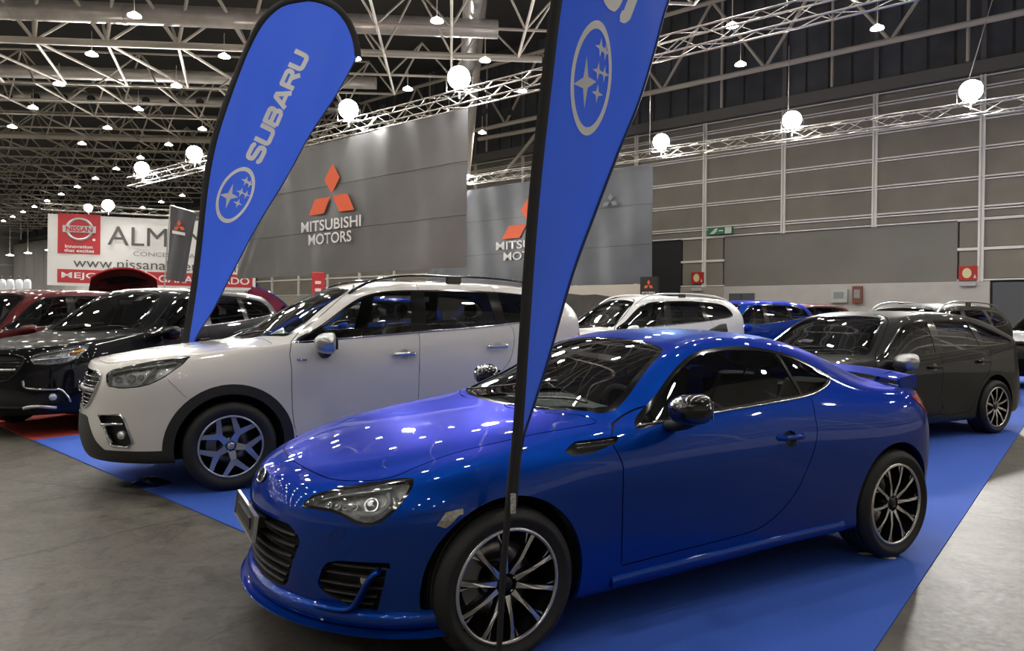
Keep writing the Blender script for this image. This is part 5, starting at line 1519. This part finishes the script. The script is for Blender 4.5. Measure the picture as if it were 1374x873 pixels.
def build_suv(name, label, pose, S, paint, wheel='snow', face=None, detail=2, clad=True, rails='black', mirror_m=None, privacy=True, front='hex', chrome_handles=False,
              amber=False, rt=.35, rr=.243, group=None, turn=0., seats=True, interior=None, belt_strip=True, win=None, no_hood=False, ra=None, win_trim=None):
    car = empty(name, (pose[0], pose[1], .008), pose[2])
    tag(car, label, 'car', group)
    zf = S.get('zf', lambda z: z)
    f2 = lambda pts: [(a, zf(b)) for a, b in pts]
    fq = lambda pts: [((p[0]-p[1])*.70711, zf(p[2])) for p in pts]
    if detail == 2: sh = Shell(S, nf=30, ns=110, nr=22, per=(2, 4, 7, 8, 8, 7, 12, 7, 6, 5))
    else: sh = Shell(S, nf=16, ns=64, nr=14, per=(1, 2, 4, 5, 5, 5, 8, 5, 4, 3))
    ra = ra or (.41 if clad else .385)
    zc = rt + .005
    circ = lambda x, r: arc(x, zc, r, 0, 360, 40)[:-1]
    far = lambda P: P[:, 1] < -.5
    for x in (0, 2.67):
        sh.cut('S', circ(x, ra), [(0, 'arch')] + ([(.078, 'cladding')] if clad else []), extra=far)
    dlo = smooth_closed(f2(win or FEAT['dlo']), 4)
    sh.cut('S', dlo, [(-.016, 'side_glass'), (0, 'window_trim')], extra=lambda P: P[:, 1] < -.3)
    for k in ('bpil', 'cpil'):
        sh.cut('S', f2(FEAT[k]), [(0, 'window_trim')], ('side_glass',), extra=lambda P: P[:, 1] < -.3)
    sh.cut('T', rpoly(FEAT['wind'], .04), [(-.03, 'windshield'), (0, 'windshield_frit')])
    sh.cut('B', rpoly(f2(FEAT['rearw']), .04), [(-.02, 'rear_window'), (0, 'rear_frit')])
    sh.cut('Q', rpoly(fq(FEAT['lamp']), .012), [(-.008, 'headlight'), (0, 'headlight_rim')])
    sh.cut('R', rpoly(f2(FEAT['tail']), .02), [(0, 'taillight')])
    sh.cut('F', rpoly(f2(FEAT['grille']), .02), [(0, 'grille')])
    if front == 'hex': sh.cut('Q', rpoly(fq(FEAT['fog']), .012), [(0, 'fog_opening')])
    if front == 'shield':
        sh.cut('F', rpoly(f2([(.05, .60), (-.42, .60), (-.60, .50), (-.78, .52), (-.80, .40), (-.60, .38), (-.50, .345), (.05, .345)]), .015), [(0, 'lower_grille')])
    if clad:
        sh.cut('F', f2(FEAT['lower']), [(0, 'cladding')])
        sh.cut('S', f2([(-.9, .1), (-.3, .1), (-.3, .352), (-.9, .352)]), [(0, 'cladding')], extra=far)
        sh.cut('S', f2([(.25, .1), (2.45, .1), (2.45, .372), (.25, .372)]), [(0, 'cladding')], extra=far)
        sh.cut('S', f2([(2.9, .1), (3.7, .1), (3.7, .42), (2.9, .40)]), [(0, 'cladding')])
    g_ = .003 if detail == 2 else .004
    sh.gap('S', smooth_closed(f2(FEAT['fdoor']), 2), 'front_door', g=g_, extra=lambda P: P[:, 1] < -.3)
    sh.gap('S', smooth_closed(f2(FEAT['rdoor']), 2), 'rear_door', g=g_, extra=lambda P: P[:, 1] < -.3)
    sh.gap('T', smooth_closed(FEAT['hood'], 2), 'hood', g=g_)
    g = sh.extract
    panel('body', g('body'), paint, car, 0, flange=.018)
    panel('panel_gap', g('gap'), CM['gap'], car, 0, off=-.008)
    hood = None if no_hood else panel('hood', g('hood'), paint, car, 0, flange=.015)
    panel('cladding', g('cladding'), CM['plastic'], car, 0, off=.004, flange=.02)
    gl = CM['glass']; pg = CM['privacy'] if privacy else CM['glass']
    panel('windshield', g('windshield'), gl, car, 0, off=-.003)
    panel('windshield_frit', g('windshield_frit'), CM['gloss'], car, 0, off=-.002, flange=.008)
    panel('rear_window', g('rear_window'), pg, car, 0, off=-.003)
    panel('rear_window_frit', g('rear_frit'), CM['gloss'], car, 0, off=-.002, flange=.008)
    go = panel('grille', g('grille'), CM['plastic'], car, 0, floor=.05, floor_mat=CM['plastic'], skin=False)
    if go is not None and detail == 2:
        # chrome surround, mesh and wing bar
        hp = f2(FEAT['grille'])[1:-1]
        ring = [h + n*.004 for h, n in (sh.on('F', y, z) for y, z in hp)]
        ring = smooth_open(ring, 5)
        m = MB(); m.path(ring + [Vector((p.x, -p.y, p.z)) for p in ring[::-1]], .011, 8, closed=True); m.build('grille_surround', CM['chrome'] if front == 'hex' else CM['gloss'], go)
        rows = (.90, .865, .83, .80, .765, .73, .70, .675) if front == 'hex' else (.90, .86, .82, .78, .74, .70)
        for i, z0 in enumerate(rows):
            w = np.interp(z0, [.66, .80, .90, .95], [.33, .48, .50, .42])
            P3 = []
            for k in range(17):
                y = -w+2*w*k/16; h, n = sh.on('F', -abs(y)-.001, zf(z0)); q = h - n*(.018 if i != 3 else .004); P3.append(Vector((q.x, math.copysign(abs(q.y), y), zf(z0))))
            m = MB(); m.path(P3, .006, 6, flat=((.014, .005) if i != 3 else (.016, .016))); m.build('grille_bar', CM['satin'] if i == 3 else (CM['chrome'] if front == 'hex' else CM['gloss']), go)
        if front == 'hex':
            for y in np.linspace(-.45, .45, 19):
                zt = np.interp(abs(y), [0, .42, .50], [.945, .93, .88]); zb = np.interp(abs(y), [.33, .48], [.665, .80])
                pts = [sh.on('F', -abs(y)-.001, zf(zb+(zt-zb)*k/4)) for k in range(5)]
                m = MB(); m.path([Vector(((h-n*.022).x, math.copysign(abs(h.y), y), h.z)) for h, n in pts], .005, 6); m.build('grille_rib', CM['gloss'], go)
            h, n = sh.on('F', -.001, zf(.80)); n = Vector((n.x, 0, n.z)).normalized()
            emblem_stars('nose_badge', car, h + n*.012, (0, -1, 0), (0, 0, 1), n, .085, .045, CM['chrome'], CM['chrome'], mat('badge_blue', (.01, .02, .12), .2, .3, 1), .006)
    if front == 'shield':
        lo = panel('lower_grille', g('lower_grille'), CM['plastic'], car, 0, floor=.06, floor_mat=CM['plastic'], skin=False)
    for sd in (1, -1):
        mk = lambda pts, off=0.: [Vector((p.x, p.y*sd, p.z)) for p in sh.line('S', f2(pts), off)]
        doors = {}
        for nm in ('front_door', 'rear_door'):
            doors[nm] = panel(nm, g(nm), paint, car, sd, flange=.015)
            panel('door_card', g(nm), CM['trim_in'], doors[nm], sd, off=-.05)
        for nm, hx, hz in (('front_door', 1.438, 1.046), ('rear_door', 2.376, 1.098)):
            if doors[nm] is None: continue
            m = MB(); pts = mk([(hx-.11, hz-.004), (hx-.09, hz-.002), (hx-.03, hz), (hx+.04, hz+.002), (hx+.08, hz+.003), (hx+.10, hz+.003)], .004)
            for i in range(1, 5): pts[i] += Vector((0, -.030*sd, 0))
            m.path(smooth_open(pts, 4), .012, 8, flat=(.013, .018)); m.build('door_handle', CM['chrome'] if chrome_handles else paint, doors[nm])
            cup = MB(); h, n = sh.on('S', hx, zf(hz)); n2 = Vector((n.x, n.y*sd, n.z))
            c0 = Vector((h.x, h.y*sd, h.z))
            cup.tube(c0 - n2*.010, c0 + n2*.0015, .044, 18); cup.build('handle_recess', CM['satin'] if chrome_handles else CM['gloss'] if paint is CM['dark'] else paint, doors[nm])
        panel('front_window', g('side_glass', lambda c: c.x < 1.6), gl, car, sd, off=-.004)
        panel('rear_side_window', g('side_glass', lambda c: 1.6 <= c.x < 2.43), pg, car, sd, off=-.004)
        panel('quarter_window', g('side_glass', lambda c: c.x >= 2.43), pg, car, sd, off=-.004)
        tr = panel('window_trim', g('window_trim'), win_trim or CM['gloss'], car, sd, off=-.001, flange=.01)
        if belt_strip:
            m = MB(); m.path(smooth_open(mk([(.52, 1.163), (1.024, 1.199), (1.57, 1.236), (2.169, 1.279), (2.593, 1.318), (3.02, 1.37)], .004), 4), .005, 6); m.build('belt_strip', CM['chrome'], tr)
        # lamps
        hl = panel('headlight', g('headlight'), CM['lampdark'], car, sd, floor=.05, floor_mat=CM['bowl'], skin=False)
        panel('lens', g('headlight'), CM['lens'], hl, sd, off=.001)
        panel('lamp_border', g('headlight_rim'), CM['gloss'], hl, sd, off=-.001, flange=.01)
        def at(p, dep):
            s_, z_ = fq([p])[0]; h, n = sh.on('Q', s_, z_); q = h - n*dep; return Vector((q.x, q.y*sd, q.z)), Vector((n.x, n.y*sd, n.z))
        if detail == 2:
            m = MB(); m.path(smooth_open([at(p, .02)[0] for p in ([-.84, -.58, .93], [-.80, -.60, .95], [-.70, -.675, .975], [-.58, -.735, .995], [-.47, -.77, 1.012], [-.38, -.795, 1.028])], 4), .011, 8, flat=(.016, .010)); m.build('upper_light_guide', CM['lamp'], hl)
            m = MB(); m.path(smooth_open([at(p, .02)[0] for p in ([-.52, -.77, .985], [-.56, -.77, .94], [-.60, -.77, .89], [-.64, -.765, .855], [-.72, -.72, .842], [-.79, -.665, .845])], 4), .011, 8, flat=(.014, .010)); m.build('lower_light_guide', CM['drl'], hl)
            for p, rr_ in (([-.79, -.63, .895], .026), ([-.70, -.70, .905], .034), ([-.635, -.745, .915], .022)):
                c, n = at(p, .03); m = MB(); m.tube(c - n*.02, c + n*.003, rr_, 16); m.tube(c+n*.003, c+n*.016, rr_*.8, 16, r2=rr_*.3); m.build('projector', CM['lamp'], hl)
            if amber:
                c, n = at([-.47, -.80, .965], .02); m = MB(); m.path([at(p, .018)[0] for p in ([-.54, -.79, .965], [-.47, -.80, .972], [-.41, -.81, .985])], .02, 8, flat=(.028, .014)); m.build('turn_signal', CM['amber'], hl)
                m = MB(); m.path(smooth_open([at(p, .024)[0] for p in ([-.84, -.58, .885], [-.75, -.66, .90], [-.62, -.74, .91], [-.52, -.79, .92])], 4), .03, 8, flat=(.042, .010)); m.build('reflector_bowl', CM['lamp'], hl)
        panel('taillight', g('taillight'), CM['tail'], car, sd, off=.004, flange=.02)
        if front == 'hex':
            fo = panel('fog_lamp_bay', g('fog_opening'), CM['gloss'], car, sd, floor=.04, floor_mat=CM['plastic'], skin=False)
            if detail == 2 and fo is not None:
                fp = FEAT['fog']
                m = MB(); m.path([at(p, -.001)[0] for p in fp], .014, 8, closed=True, flat=(.014, .010)); m.build('fog_frame', CM['chrome'], fo)
                m = MB(); m.path([at(p, .0)[0] for p in ([-.875, -.58, .545], [-.80, -.66, .556], [-.738, -.725, .558])], .016, 8, flat=(.018, .012)); m.build('fog_crossbar', CM['chrome'], fo)
                m = MB(); m.path([at(p, .0)[0] for p in ([-.868, -.60, .545], [-.845, -.63, .47], [-.82, -.66, .41])], .012, 8, flat=(.015, .010)); m.build('fog_inner_bar', CM['chrome'], fo)
                c, n = at([-.765, -.70, .47], .022); m = MB(); m.tube(c-n*.02, c+n*.004, .032, 18); m.tube(c+n*.004, c+n*.014, .026, 18, r2=.012); m.build('fog_lamp', CM['lamp'], fo)
        if front == 'shield' and detail == 2:
            m = MB(); m.path(smooth_open([at(p, -.004)[0] for p in ([-.93, -.55, .66], [-.92, -.57, .585], [-.84, -.64, .56], [-.72, -.74, .55], [-.66, -.78, .54], [-.60, -.81, .45], [-.58, -.82, .39])], 4), .016, 8, flat=(.016, .012)); m.build('bumper_brightwork', CM['chrome'], lo)
            c, n = at([-.72, -.735, .46], .01); m = MB(); m.tube(c-n*.02, c+n*.004, .04, 18); m.tube(c+n*.004, c+n*.014, .032, 18, r2=.012); m.build('fog_lamp', CM['lamp'], lo)
            m = MB(); m.path(smooth_open([at(p, .0)[0] for p in ([-.93, -.55, .34], [-.85, -.64, .36], [-.70, -.76, .33])], 4), .016, 8, flat=(.02, .02)); m.build('skid_trim', CM['satin'], lo)
        if detail == 2: seam(car, mk([(-.449+.127*k/8, .896-.141*k/8) for k in range(9)], .0005), False, 'bumper_seam')
        mz = zf(1.155)
        mirror(car, .76, sd*1.005, mz, mirror_m or paint, sd, .145, .115, .090, (.72, sd*.885, zf(1.10)))
        if chrome_handles and doors['front_door'] is not None:
            h, n = sh.on('S', .545, 1.018); m = MB(); m.box((h.x, (h.y-.003)*sd, h.z), (.085, .006, .016), bev=.002); m.build('door_badge', CM['chrome'], doors['front_door'])
        if rails:
            zr = lambda x: sh.on('T', x, -.60)[0]
            xs = [1.02, 1.12, 1.30, 1.6, 2.0, 2.4, 2.8, 3.0, 3.12]
            lift = [.0, .032, .058, .066, .068, .066, .058, .034, .0]
            rm = CM['gloss'] if rails == 'black' else CM['satin'] if rails == 'silver' else paint
            m = MB(); m.path(smooth_open([Vector((zr(x).x, zr(x).y*sd, zr(x).z + l)) for x, l in zip(xs, lift)], 4), .016, 8, flat=(.018, .013)); ro = m.build('roof_rail', rm, car)
            for x in (2.05,):
                b = zr(x); m = MB(); m.box((b.x, b.y*sd, b.z+.03), (.16, .03, .075), bev=.01); m.build('rail_foot', CM['gloss'], ro)
    for x in (0, 2.67):
        arch_liner(car, x, rt+.005, ra+.010, .82, .50)
        for y in (-.79, .79):
            add_wheel(car, x, y, rt, wheel, rr, .225, face or CM['alloy'], detail, turn=R(8)+turn)
    if detail == 2:
        wiper(car, sh, (.22, .45), (.34, -.30)); wiper(car, sh, (.20, -.15), (.36, -.66))
    # cabin
    z1 = zf(.40)
    fl = MB(); fl.box((1.35, 0, zf(.30)), (4.0, 1.0, .10)); fl.box((1.5, 0, zf(.40)), (2.1, 1.55, .06)); fl.build('underbody', CM['liner'], car)
    IN = interior or CM['trim_in']
    da = MB(); sec = [(.25, zf(1.06)), (.36, zf(1.155)), (.58, zf(1.165)), (.72, zf(1.14)), (.80, zf(1.05)), (.80, zf(.80))]
    da.grid([[(x + .05*abs(t), t*.70, z) for x, z in sec] for t in np.linspace(-1, 1, 9)]); da.build('dashboard', IN, car)
    k = (zf(1.45)-zf(.55))/.9
    for y in (-.37, .37): seat(car, 1.42, y, zf(.44), CM['seat'], 1.02*k**.3)
    seat(car, 2.25, -.36, zf(.46), CM['seat'], 1.0, True); seat(car, 2.25, .36, zf(.46), CM['seat'], 1.0, True)
    if detail == 2:
        steering(car, .93, -.37, zf(1.10))
        rv = MB(); rv.box((.98, 0, zf(1.52)), (.03, .22, .06), bev=.012); rv.build('rear_view_mirror', CM['trim_in'], car)
    bk = MB(); bk.box((2.72, 0, zf(.85)), (.08, 1.4, .55)); bk.build('rear_bulkhead', CM['trim_in'], car)
    hd = MB(); hd.grid([[tuple(Vector(((p := sh.on('T', x, -abs(y)-.001)[0]).x, math.copysign(abs(p.y), y), p.z-.05))) for x in np.linspace(1.10, 3.0, 7)] for y in np.linspace(-.55, .55, 7)])
    hd.build('headlining', CM['cream'], car)
    return car, sh
# ---------------------------------------------------------------- feather flags
FLAG = mat('flag_blue_cloth', (.080, .170, .56), .38, spec=.4, noise=(1.2, .05))
def translucent(M_, c, f):
    nt = M_.node_tree; b = nt.nodes['Principled BSDF']; o = nt.nodes['Material Output']
    tl = nt.nodes.new('ShaderNodeBsdfTranslucent'); tl.inputs['Color'].default_value = (*c, 1)
    mx = nt.nodes.new('ShaderNodeMixShader'); mx.inputs[0].default_value = f
    nt.links.new(b.outputs[0], mx.inputs[1]); nt.links.new(tl.outputs[0], mx.inputs[2]); nt.links.new(mx.outputs[0], o.inputs[0])
translucent(FLAG, (.19, .34, .85), .5)
FLAG_SLEEVE = mat('flag_black_sleeve', (.012, .012, .013), .7)
FLAG_WHITE = mat('flag_white_print', (.92, .92, .92), .5)
FLAG_SILVER = mat('flag_silver_print', (.74, .76, .80), .5)
LETTERS = {
    'S': [[(.88, .76), (.86, .85), (.76, .90), (.24, .90), (.12, .84), (.10, .70), (.14, .58), (.26, .53), (.74, .47), (.87, .41), (.90, .28), (.87, .16), (.75, .10), (.22, .10), (.12, .16), (.10, .26)]],
    'U': [[(.10, 1.0), (.10, .28), (.14, .16), (.26, .10), (.74, .10), (.86, .16), (.90, .28), (.90, 1.0)]],
    'B': [[(.10, .10), (.10, .90), (.74, .90), (.85, .84), (.87, .72), (.85, .60), (.74, .53), (.10, .53)], [(.70, .53), (.84, .47), (.90, .34), (.88, .18), (.76, .10), (.10, .10)]],
    'A': [[(.06, .0), (.42, .90), (.58, .90), (.94, .0)], [(.26, .28), (.76, .28)]],
    'R': [[(.10, .0), (.10, .90), (.76, .90), (.87, .84), (.90, .70), (.87, .53), (.76, .46), (.10, .46)], [(.56, .46), (.92, .0)]],
}
def ribbon(m, pts, w, mp):
    for (x0, y0), (x1, y1) in zip(pts, pts[1:]):
        L = math.hypot(x1-x0, y1-y0); nx, ny = -(y1-y0)/L*w/2, (x1-x0)/L*w/2
        n = max(1, int(L/.2)); ra = []; rb = []
        for k in range(n+1):
            t = k/n; ra.append(mp(x0+(x1-x0)*t+nx, y0+(y1-y0)*t+ny)); rb.append(mp(x0+(x1-x0)*t-nx, y0+(y1-y0)*t-ny))
        m.grid([ra, rb])
    for x, y in pts[1:-1]:
        m.add([mp(x+w/2*math.cos(a), y+w/2*math.sin(a)) for a in np.linspace(0, 6.283, 12, endpoint=False)], [tuple(range(12))])

def feather_flag(label, base, ang, outer, free, sleeve_w, oval, word, pole, wave=.02, foot=True):
    root = empty('feather_flag', base, 0); tag(root, label, 'flag')
    E = Vector((math.cos(ang), math.sin(ang), 0)); NN = Vector((math.sin(ang), -math.cos(ang), 0))     # NN towards the viewer
    outer = smooth_open([(u, v, 0) for u, v in outer], 6); free = smooth_open([(u, v, 0) for u, v in free], 6)
    def disp(u, v): return wave*(math.sin(5.2*u+2.1*v) + .6*math.sin(9*u-3.1*v+1) + .35*math.sin(23*u-5*v))
    def put(u, v, k=0.): return E*u + Vector((0, 0, v)) + NN*(disp(u, v)+k)
    def resample(P, n):
        d = [0]
        for a, b in zip(P, P[1:]): d.append(d[-1]+(b-a).length)
        out = []; j = 0
        for k in range(n+1):
            t = d[-1]*k/n
            while j < len(P)-2 and d[j+1] < t: j += 1
            s = (t-d[j])/max(1e-9, d[j+1]-d[j]); out.append(P[j].lerp(P[j+1], min(max(s, 0), 1)))
        return out
    n = 70
    A = resample(outer, n)
    # inner edge of the sleeve
    I = []
    for i, p in enumerate(A):
        t = (A[min(i+1, n)]-A[max(i-1, 0)]).normalized(); q = p + Vector((t.y, -t.x, 0))*sleeve_w; I.append(q)
    Fr = resample(list(reversed(free)), n)      # from the bottom up
    cl = MB(); rows = []
    for i in range(n+1): rows.append([put(*(I[i].lerp(Fr[i], k/16))[:2]) for k in range(17)])
    cl.grid(rows); cl.grid([[q - NN*.0025 for q in r] for r in rows], flip=True)
    c = cl.build('cloth', FLAG, root, fix=False)
    hem = MB(); hem.path([put(p.x, p.y, .001) for p in Fr], .006*1.0, 5); hem.build('hem', mat('flag_dark_hem', (.01, .02, .10), .6), root)
    sl = MB(); rows = []
    for i in range(n+1):
        a, b = A[i], I[i]; r = sleeve_w/2; mid = (a+b)/2
        row = []
        for k in range(9):
            t = -1+2*k/8; q = mid + (b-mid)*t; row.append(put(q.x, q.y, .45*r*math.sqrt(max(0, 1-t*t))))
        for k in range(9):
            t = 1-2*k/8; q = mid + (b-mid)*t; row.append(put(q.x, q.y, -.45*r*math.sqrt(max(0, 1-t*t))))
        rows.append(row)
    sl.grid(rows); sl.build('sleeve', FLAG_SLEEVE, root, fix=False)
    po = MB(); po.path([put(u, v) for u, v in pole], [.011 + .004*k/(len(pole)-1) for k in range(len(pole))], 10); po.build('pole', FLAG_SLEEVE, root)
    if foot:
        ft = MB(); ft.box((0, 0, .013), (.26, .26, .007)); ft.tube((0, 0, .01), (0, 0, .11), .02, 10); q = ft.build('foot_plate', mat('foot_plate_black', (.02, .02, .02), .5), root); q.location = put(pole[0][0], 0) - NN*0.0
    # oval badge: centre, half axes, rotation of the reading direction
    (cu, cv), ra, rb, rot = oval
    cr, sr = math.cos(rot), math.sin(rot)
    def om(x, y, k=.004): return put(cu + x*cr - y*sr, cv + x*sr + y*cr, k)
    m = MB(); m.grid([[om(r*ra*math.cos(a), r*rb*math.sin(a)) for r in (1.0, .96, .90, .855)] for a in np.linspace(0, 2*math.pi, 49)]); rg = m.build('badge_ring', FLAG_WHITE, root, fix=False)
    for sx, sy, wx, wy in ((-.14, .36, .50, .56), (.66, -.26, .19, .32), (.62, -.60, .17, .28), (.18, -.29, .19, .32), (.18, -.70, .17, .28), (-.26, -.42, .19, .32)):
        m = MB(); poly = []
        for k in range(4):
            a = math.pi/2*k + (.2 if sx < -.1 and sy > 0 else .05)
            poly += [(sx*ra*.86+math.cos(a)*wx*ra*.9, sy*rb*.86+math.sin(a)*wy*rb*1.0), (sx*ra*.86+math.cos(a+.785)*wx*ra*.27, sy*rb*.86+math.sin(a+.785)*wy*rb*.30)]
        ctr = om(sx*ra*.86, sy*rb*.86, .005)
        pp = [om(x, y, .005) for x, y in poly]
        m.add([ctr]+pp, [(0, i+1, (i+1) % 8+1) for i in range(8)]); m.build('star', FLAG_SILVER, root, fix=False)
    # the word, reading along its own slanted baseline
    (wu, wv), hgt, adv, rot2, txt = word
    c2, s2 = math.cos(rot2), math.sin(rot2)
    x = 0.
    for ch in txt:
        m = MB()
        for st in LETTERS[ch]:
            ribbon(m, st, .27, lambda a, b: put(wu + (x + a*adv*.92)*c2 - (b-.5)*hgt*s2, wv + (x + a*adv*.92)*s2 + (b-.5)*hgt*c2, .005))
        m.build('letter', FLAG_WHITE, root, fix=False); x += adv*1.02
    return root, put

f1, put1 = feather_flag('tall blue feather flag with white lettering and star badge behind the white car', (-3.42, 7.3, 0), 0.,
    [(-.06, .70), (0, 1.171), (.055, 1.559), (.126, 2.101), (.205, 2.719), (.291, 3.181), (.40, 3.566), (.524, 3.912), (.655, 4.196), (.809, 4.449), (.979, 4.603), (1.156, 4.68), (1.31, 4.704), (1.487, 4.666), (1.625, 4.583), (1.733, 4.454), (1.803, 4.301), (1.834, 4.171), (1.842, 4.079)],
    [(1.80, 4.07), (1.58, 3.664), (1.31, 3.225), (1.04, 2.762), (.769, 2.298), (.497, 1.794), (.303, 1.444), (.14, 1.172), (-.04, .72)], .068,
    ((.548, 2.632), .310, .165, R(66)), ((.715, 2.985), .165, .205, R(64.5), 'SUBARU'), [(-.10, 0), (-.06, .5), (-.01, 1.0), (.07, 1.5)], .018)
f2, put2 = feather_flag('foreground blue feather flag cut by the top of the picture, before the coupe', (0, 2.62, 0), R(30),
    [(-.028, .70), (-.007, .915), (.011, 1.137), (.041, 1.473), (.078, 1.867), (.119, 2.238), (.16, 2.612), (.23, 3.05), (.33, 3.45), (.48, 3.78), (.68, 3.98), (.90, 4.03), (1.10, 3.95), (1.22, 3.78), (1.26, 3.62)],
    [(1.24, 3.60), (1.0, 3.20), (.771, 2.751), (.69, 2.546), (.592, 2.297), (.489, 2.07), (.386, 1.806), (.297, 1.579), (.194, 1.287), (.117, 1.103), (.045, .938), (.022, .78), (.012, .74)], .050,
    ((.352, 2.345), .225, .100, R(84)), ((.452, 2.62), .16, .20, R(66), 'SUBARU'), [(-.05, .02), (-.047, .157), (-.036, .471), (-.012, .76), (.03, 1.1)], .017)
me = text_fit('FLAGPOLE', .07, .018, .02) if False else None
lb = MB(); lb.box((0, 0, 0), (.020, .002, .075)); q = lb.build('pole_label', mat('label_print_grey', (.45, .45, .45), .5, noise=(90, .6)), f2); q.location = put2(-.010, .712, .022)
# ---------------------------------------------------------------- the cars in their places
build_coupe((-.435, 3.556, .5119))
build_suv('estate_suv', 'pearl white tall estate car with black roof rails behind the blue coupe', (-2.647, 6.294, .5135), SUV, CM['white'], 'snow', CM['alloy'], 2, True, 'black', CM['satin'], chrome_handles=True)
CITY = zmapped(SUV, [.2, .66, 1.0, 1.2, 1.66, 1.72], [.20, .64, .98, 1.18, 1.69, 1.76], .97)
CROSS = zmapped(SUV, [.2, .66, 1.0, 1.2, 1.66, 1.72], [.20, .60, .92, 1.11, 1.56, 1.64], .97)
WAGON = zmapped(SUV, [.2, .66, 1.0, 1.2, 1.40, 1.66, 1.72], [.15, .52, .80, .955, 1.14, 1.415, 1.47], .975, dict(
    rail=[(-.86, .60, .83), (-.5, .64, .865), (-.1, .69, .90), (.3, .75, .935), (.45, .76, .965), (.8, .725, 1.14), (1.1, .69, 1.30), (1.3, .67, 1.37), (1.6, .66, 1.405), (2.1, .655, 1.405), (2.6, .645, 1.365), (3.0, .63, 1.295), (3.4, .60, 1.19)],
    centre=[(-.80, .85), (-.5, .89), (-.1, .93), (.05, .945), (.20, .985), (.6, 1.19), (.95, 1.385), (1.2, 1.44), (1.6, 1.468), (2.1, 1.468), (2.6, 1.43), (3.0, 1.37), (3.3, 1.29), (3.5, 1.22)]))
WAGON_WIN = [(.505, 1.158), (.727, 1.300), (1.013, 1.490), (1.19, 1.570), (1.40, 1.602), (1.70, 1.612), (2.108, 1.610), (2.50, 1.575), (2.80, 1.50), (3.0, 1.42), (3.08, 1.375), (3.03, 1.340), (2.593, 1.300), (2.169, 1.268), (1.57, 1.228), (1.024, 1.192)]
build_suv('estate_wagon', 'dark grey estate car with silver door mirror parked right behind the coupe', (3.05, 7.95, .485), WAGON, CM['dark'], 'twist', CM['machined'], 2, False, None, CM['satin'], rt=.32, rr=.238, belt_strip=False, win=WAGON_WIN)
build_suv('compact_suv', 'black compact suv with amber turn signals facing the camera at left', (-5.62, 8.75, R(72.5)), CITY, CM['black'], 'five', CM['machined'], 2, False, None, CM['black'], front='shield', amber=True, rt=.335, rr=.225)
build_suv('crossover', 'white crossover with white roof rails just behind the roof of the coupe', (1.0, 12.6, .42), CITY, CM['white2'], 'twist', CM['machined'], 1, True, 'paint', CM['white2'], rt=.335)
build_suv('crossover', 'blue crossover far behind, right of the white crossover', (4.02, 15.9, .53), CITY, CM['blue'], 'twist', CM['machined'], 1, True, None, CM['blue'], rt=.335)
build_suv('crossover', 'white car furthest back whose roof shows above the blue crossover', (4.2, 22.5, .50), SUV, CM['white2'], 'five', CM['machined'], 1, True, 'paint', CM['white2'])
build_suv('crossover', 'maroon car whose roof shows behind the dark grey estate', (7.0, 20.2, .50), CITY, CM['maroon'], 'five', CM['machined'], 1, False, None, CM['maroon'], rt=.335)
build_suv('estate_wagon', 'bronze-black estate car with silver roof rail and chrome window line, far right', (6.1, 12.0, .55), CROSS, CM['brown'], 'five', CM['machined'], 1, False, 'silver', CM['brown'], rt=.335, win_trim=CM['chrome'])
build_suv('estate_wagon', 'dark car cut by the right edge behind the bronze estate', (10.6, 14.2, .50), CROSS, CM['dark'], 'five', CM['machined'], 1, False, 'silver', CM['dark'], rt=.335)
build_suv('crossover', 'white car with red tail lamp showing between the flag and the white crossover', (-1.74, 19.1, .45), CITY, CM['white2'], 'five', CM['machined'], 1, False, None, CM['white2'], rt=.335)
build_suv('compact_suv', 'dark maroon car at the far left edge beside the black suv', (-8.0, 9.5, R(72.5)), CITY, CM['maroon'], 'five', CM['machined'], 1, False, None, CM['maroon'], front='shield', rt=.335)
build_suv('hatchback', 'small white car half hidden behind the black suv and the tall flag', (-6.5, 18.2, R(34)), CROSS, CM['white2'], 'five', CM['machined'], 1, False, None, CM['white2'], rt=.335)
# blue car with its hood up
bc, bsh = build_suv('crossover', 'blue car with its hood raised behind the windshield of the white estate', (-4.55, 14.1, .75), CITY, CM['blue'], 'five', CM['machined'], 1, False, None, CM['blue'], rt=.335)
for ch in bc.children:
    if ch.name.startswith('hood'):
        pv = Vector((.15, 0, CITY['zf'](1.15))); ch.matrix_local = Matrix.Translation(pv) @ Matrix.Rotation(R(52), 4, 'Y') @ Matrix.Translation(-pv)
m = MB(); m.box((-.40, 0, .86), (.9, 1.1, .16), bev=.03); m.box((-.35, -.1, .97), (.5, .5, .10), bev=.03); m.build('engine', CM['trim_in'], bc)
# red car with its tailgate up
rc, rsh = build_suv('hatchback', 'red car with its tailgate raised behind the black suv', (-9.8, 17.6, R(-60)), CITY, CM['red'], 'five', CM['machined'], 1, False, None, CM['red'], rt=.335)
m = MB(); rows = []; inner = []
for i in range(15):
    t = -1+2*i/14; w = .66
    rows.append([Vector((3.20 + .80*k - .10*abs(t)**2.5, t*w*(1-.12*k), 1.74 + .72*k - .18*k*k - (.16*k+.05)*abs(t)**2.2)) for k in np.linspace(0, 1, 9)])
m.grid(rows); tg = m.build('tailgate', CM['red'], rc)
m = MB(); m.grid([[p - Vector((-.03, 0, .05)) for p in r] for r in rows]); m.build('tailgate_lining', CM['plastic'], tg)
m = MB(); m.grid([[p - Vector((-.035, 0, .056)) for p in r[2:7]] for r in rows[2:13]]); m.build('tailgate_glass', CM['gloss'], tg)
edge = [r[-1] for r in rows]; m = MB(); m.path(edge, .03, 8, flat=(.035, .03)); m.build('tailgate_edge', CM['red'], tg)
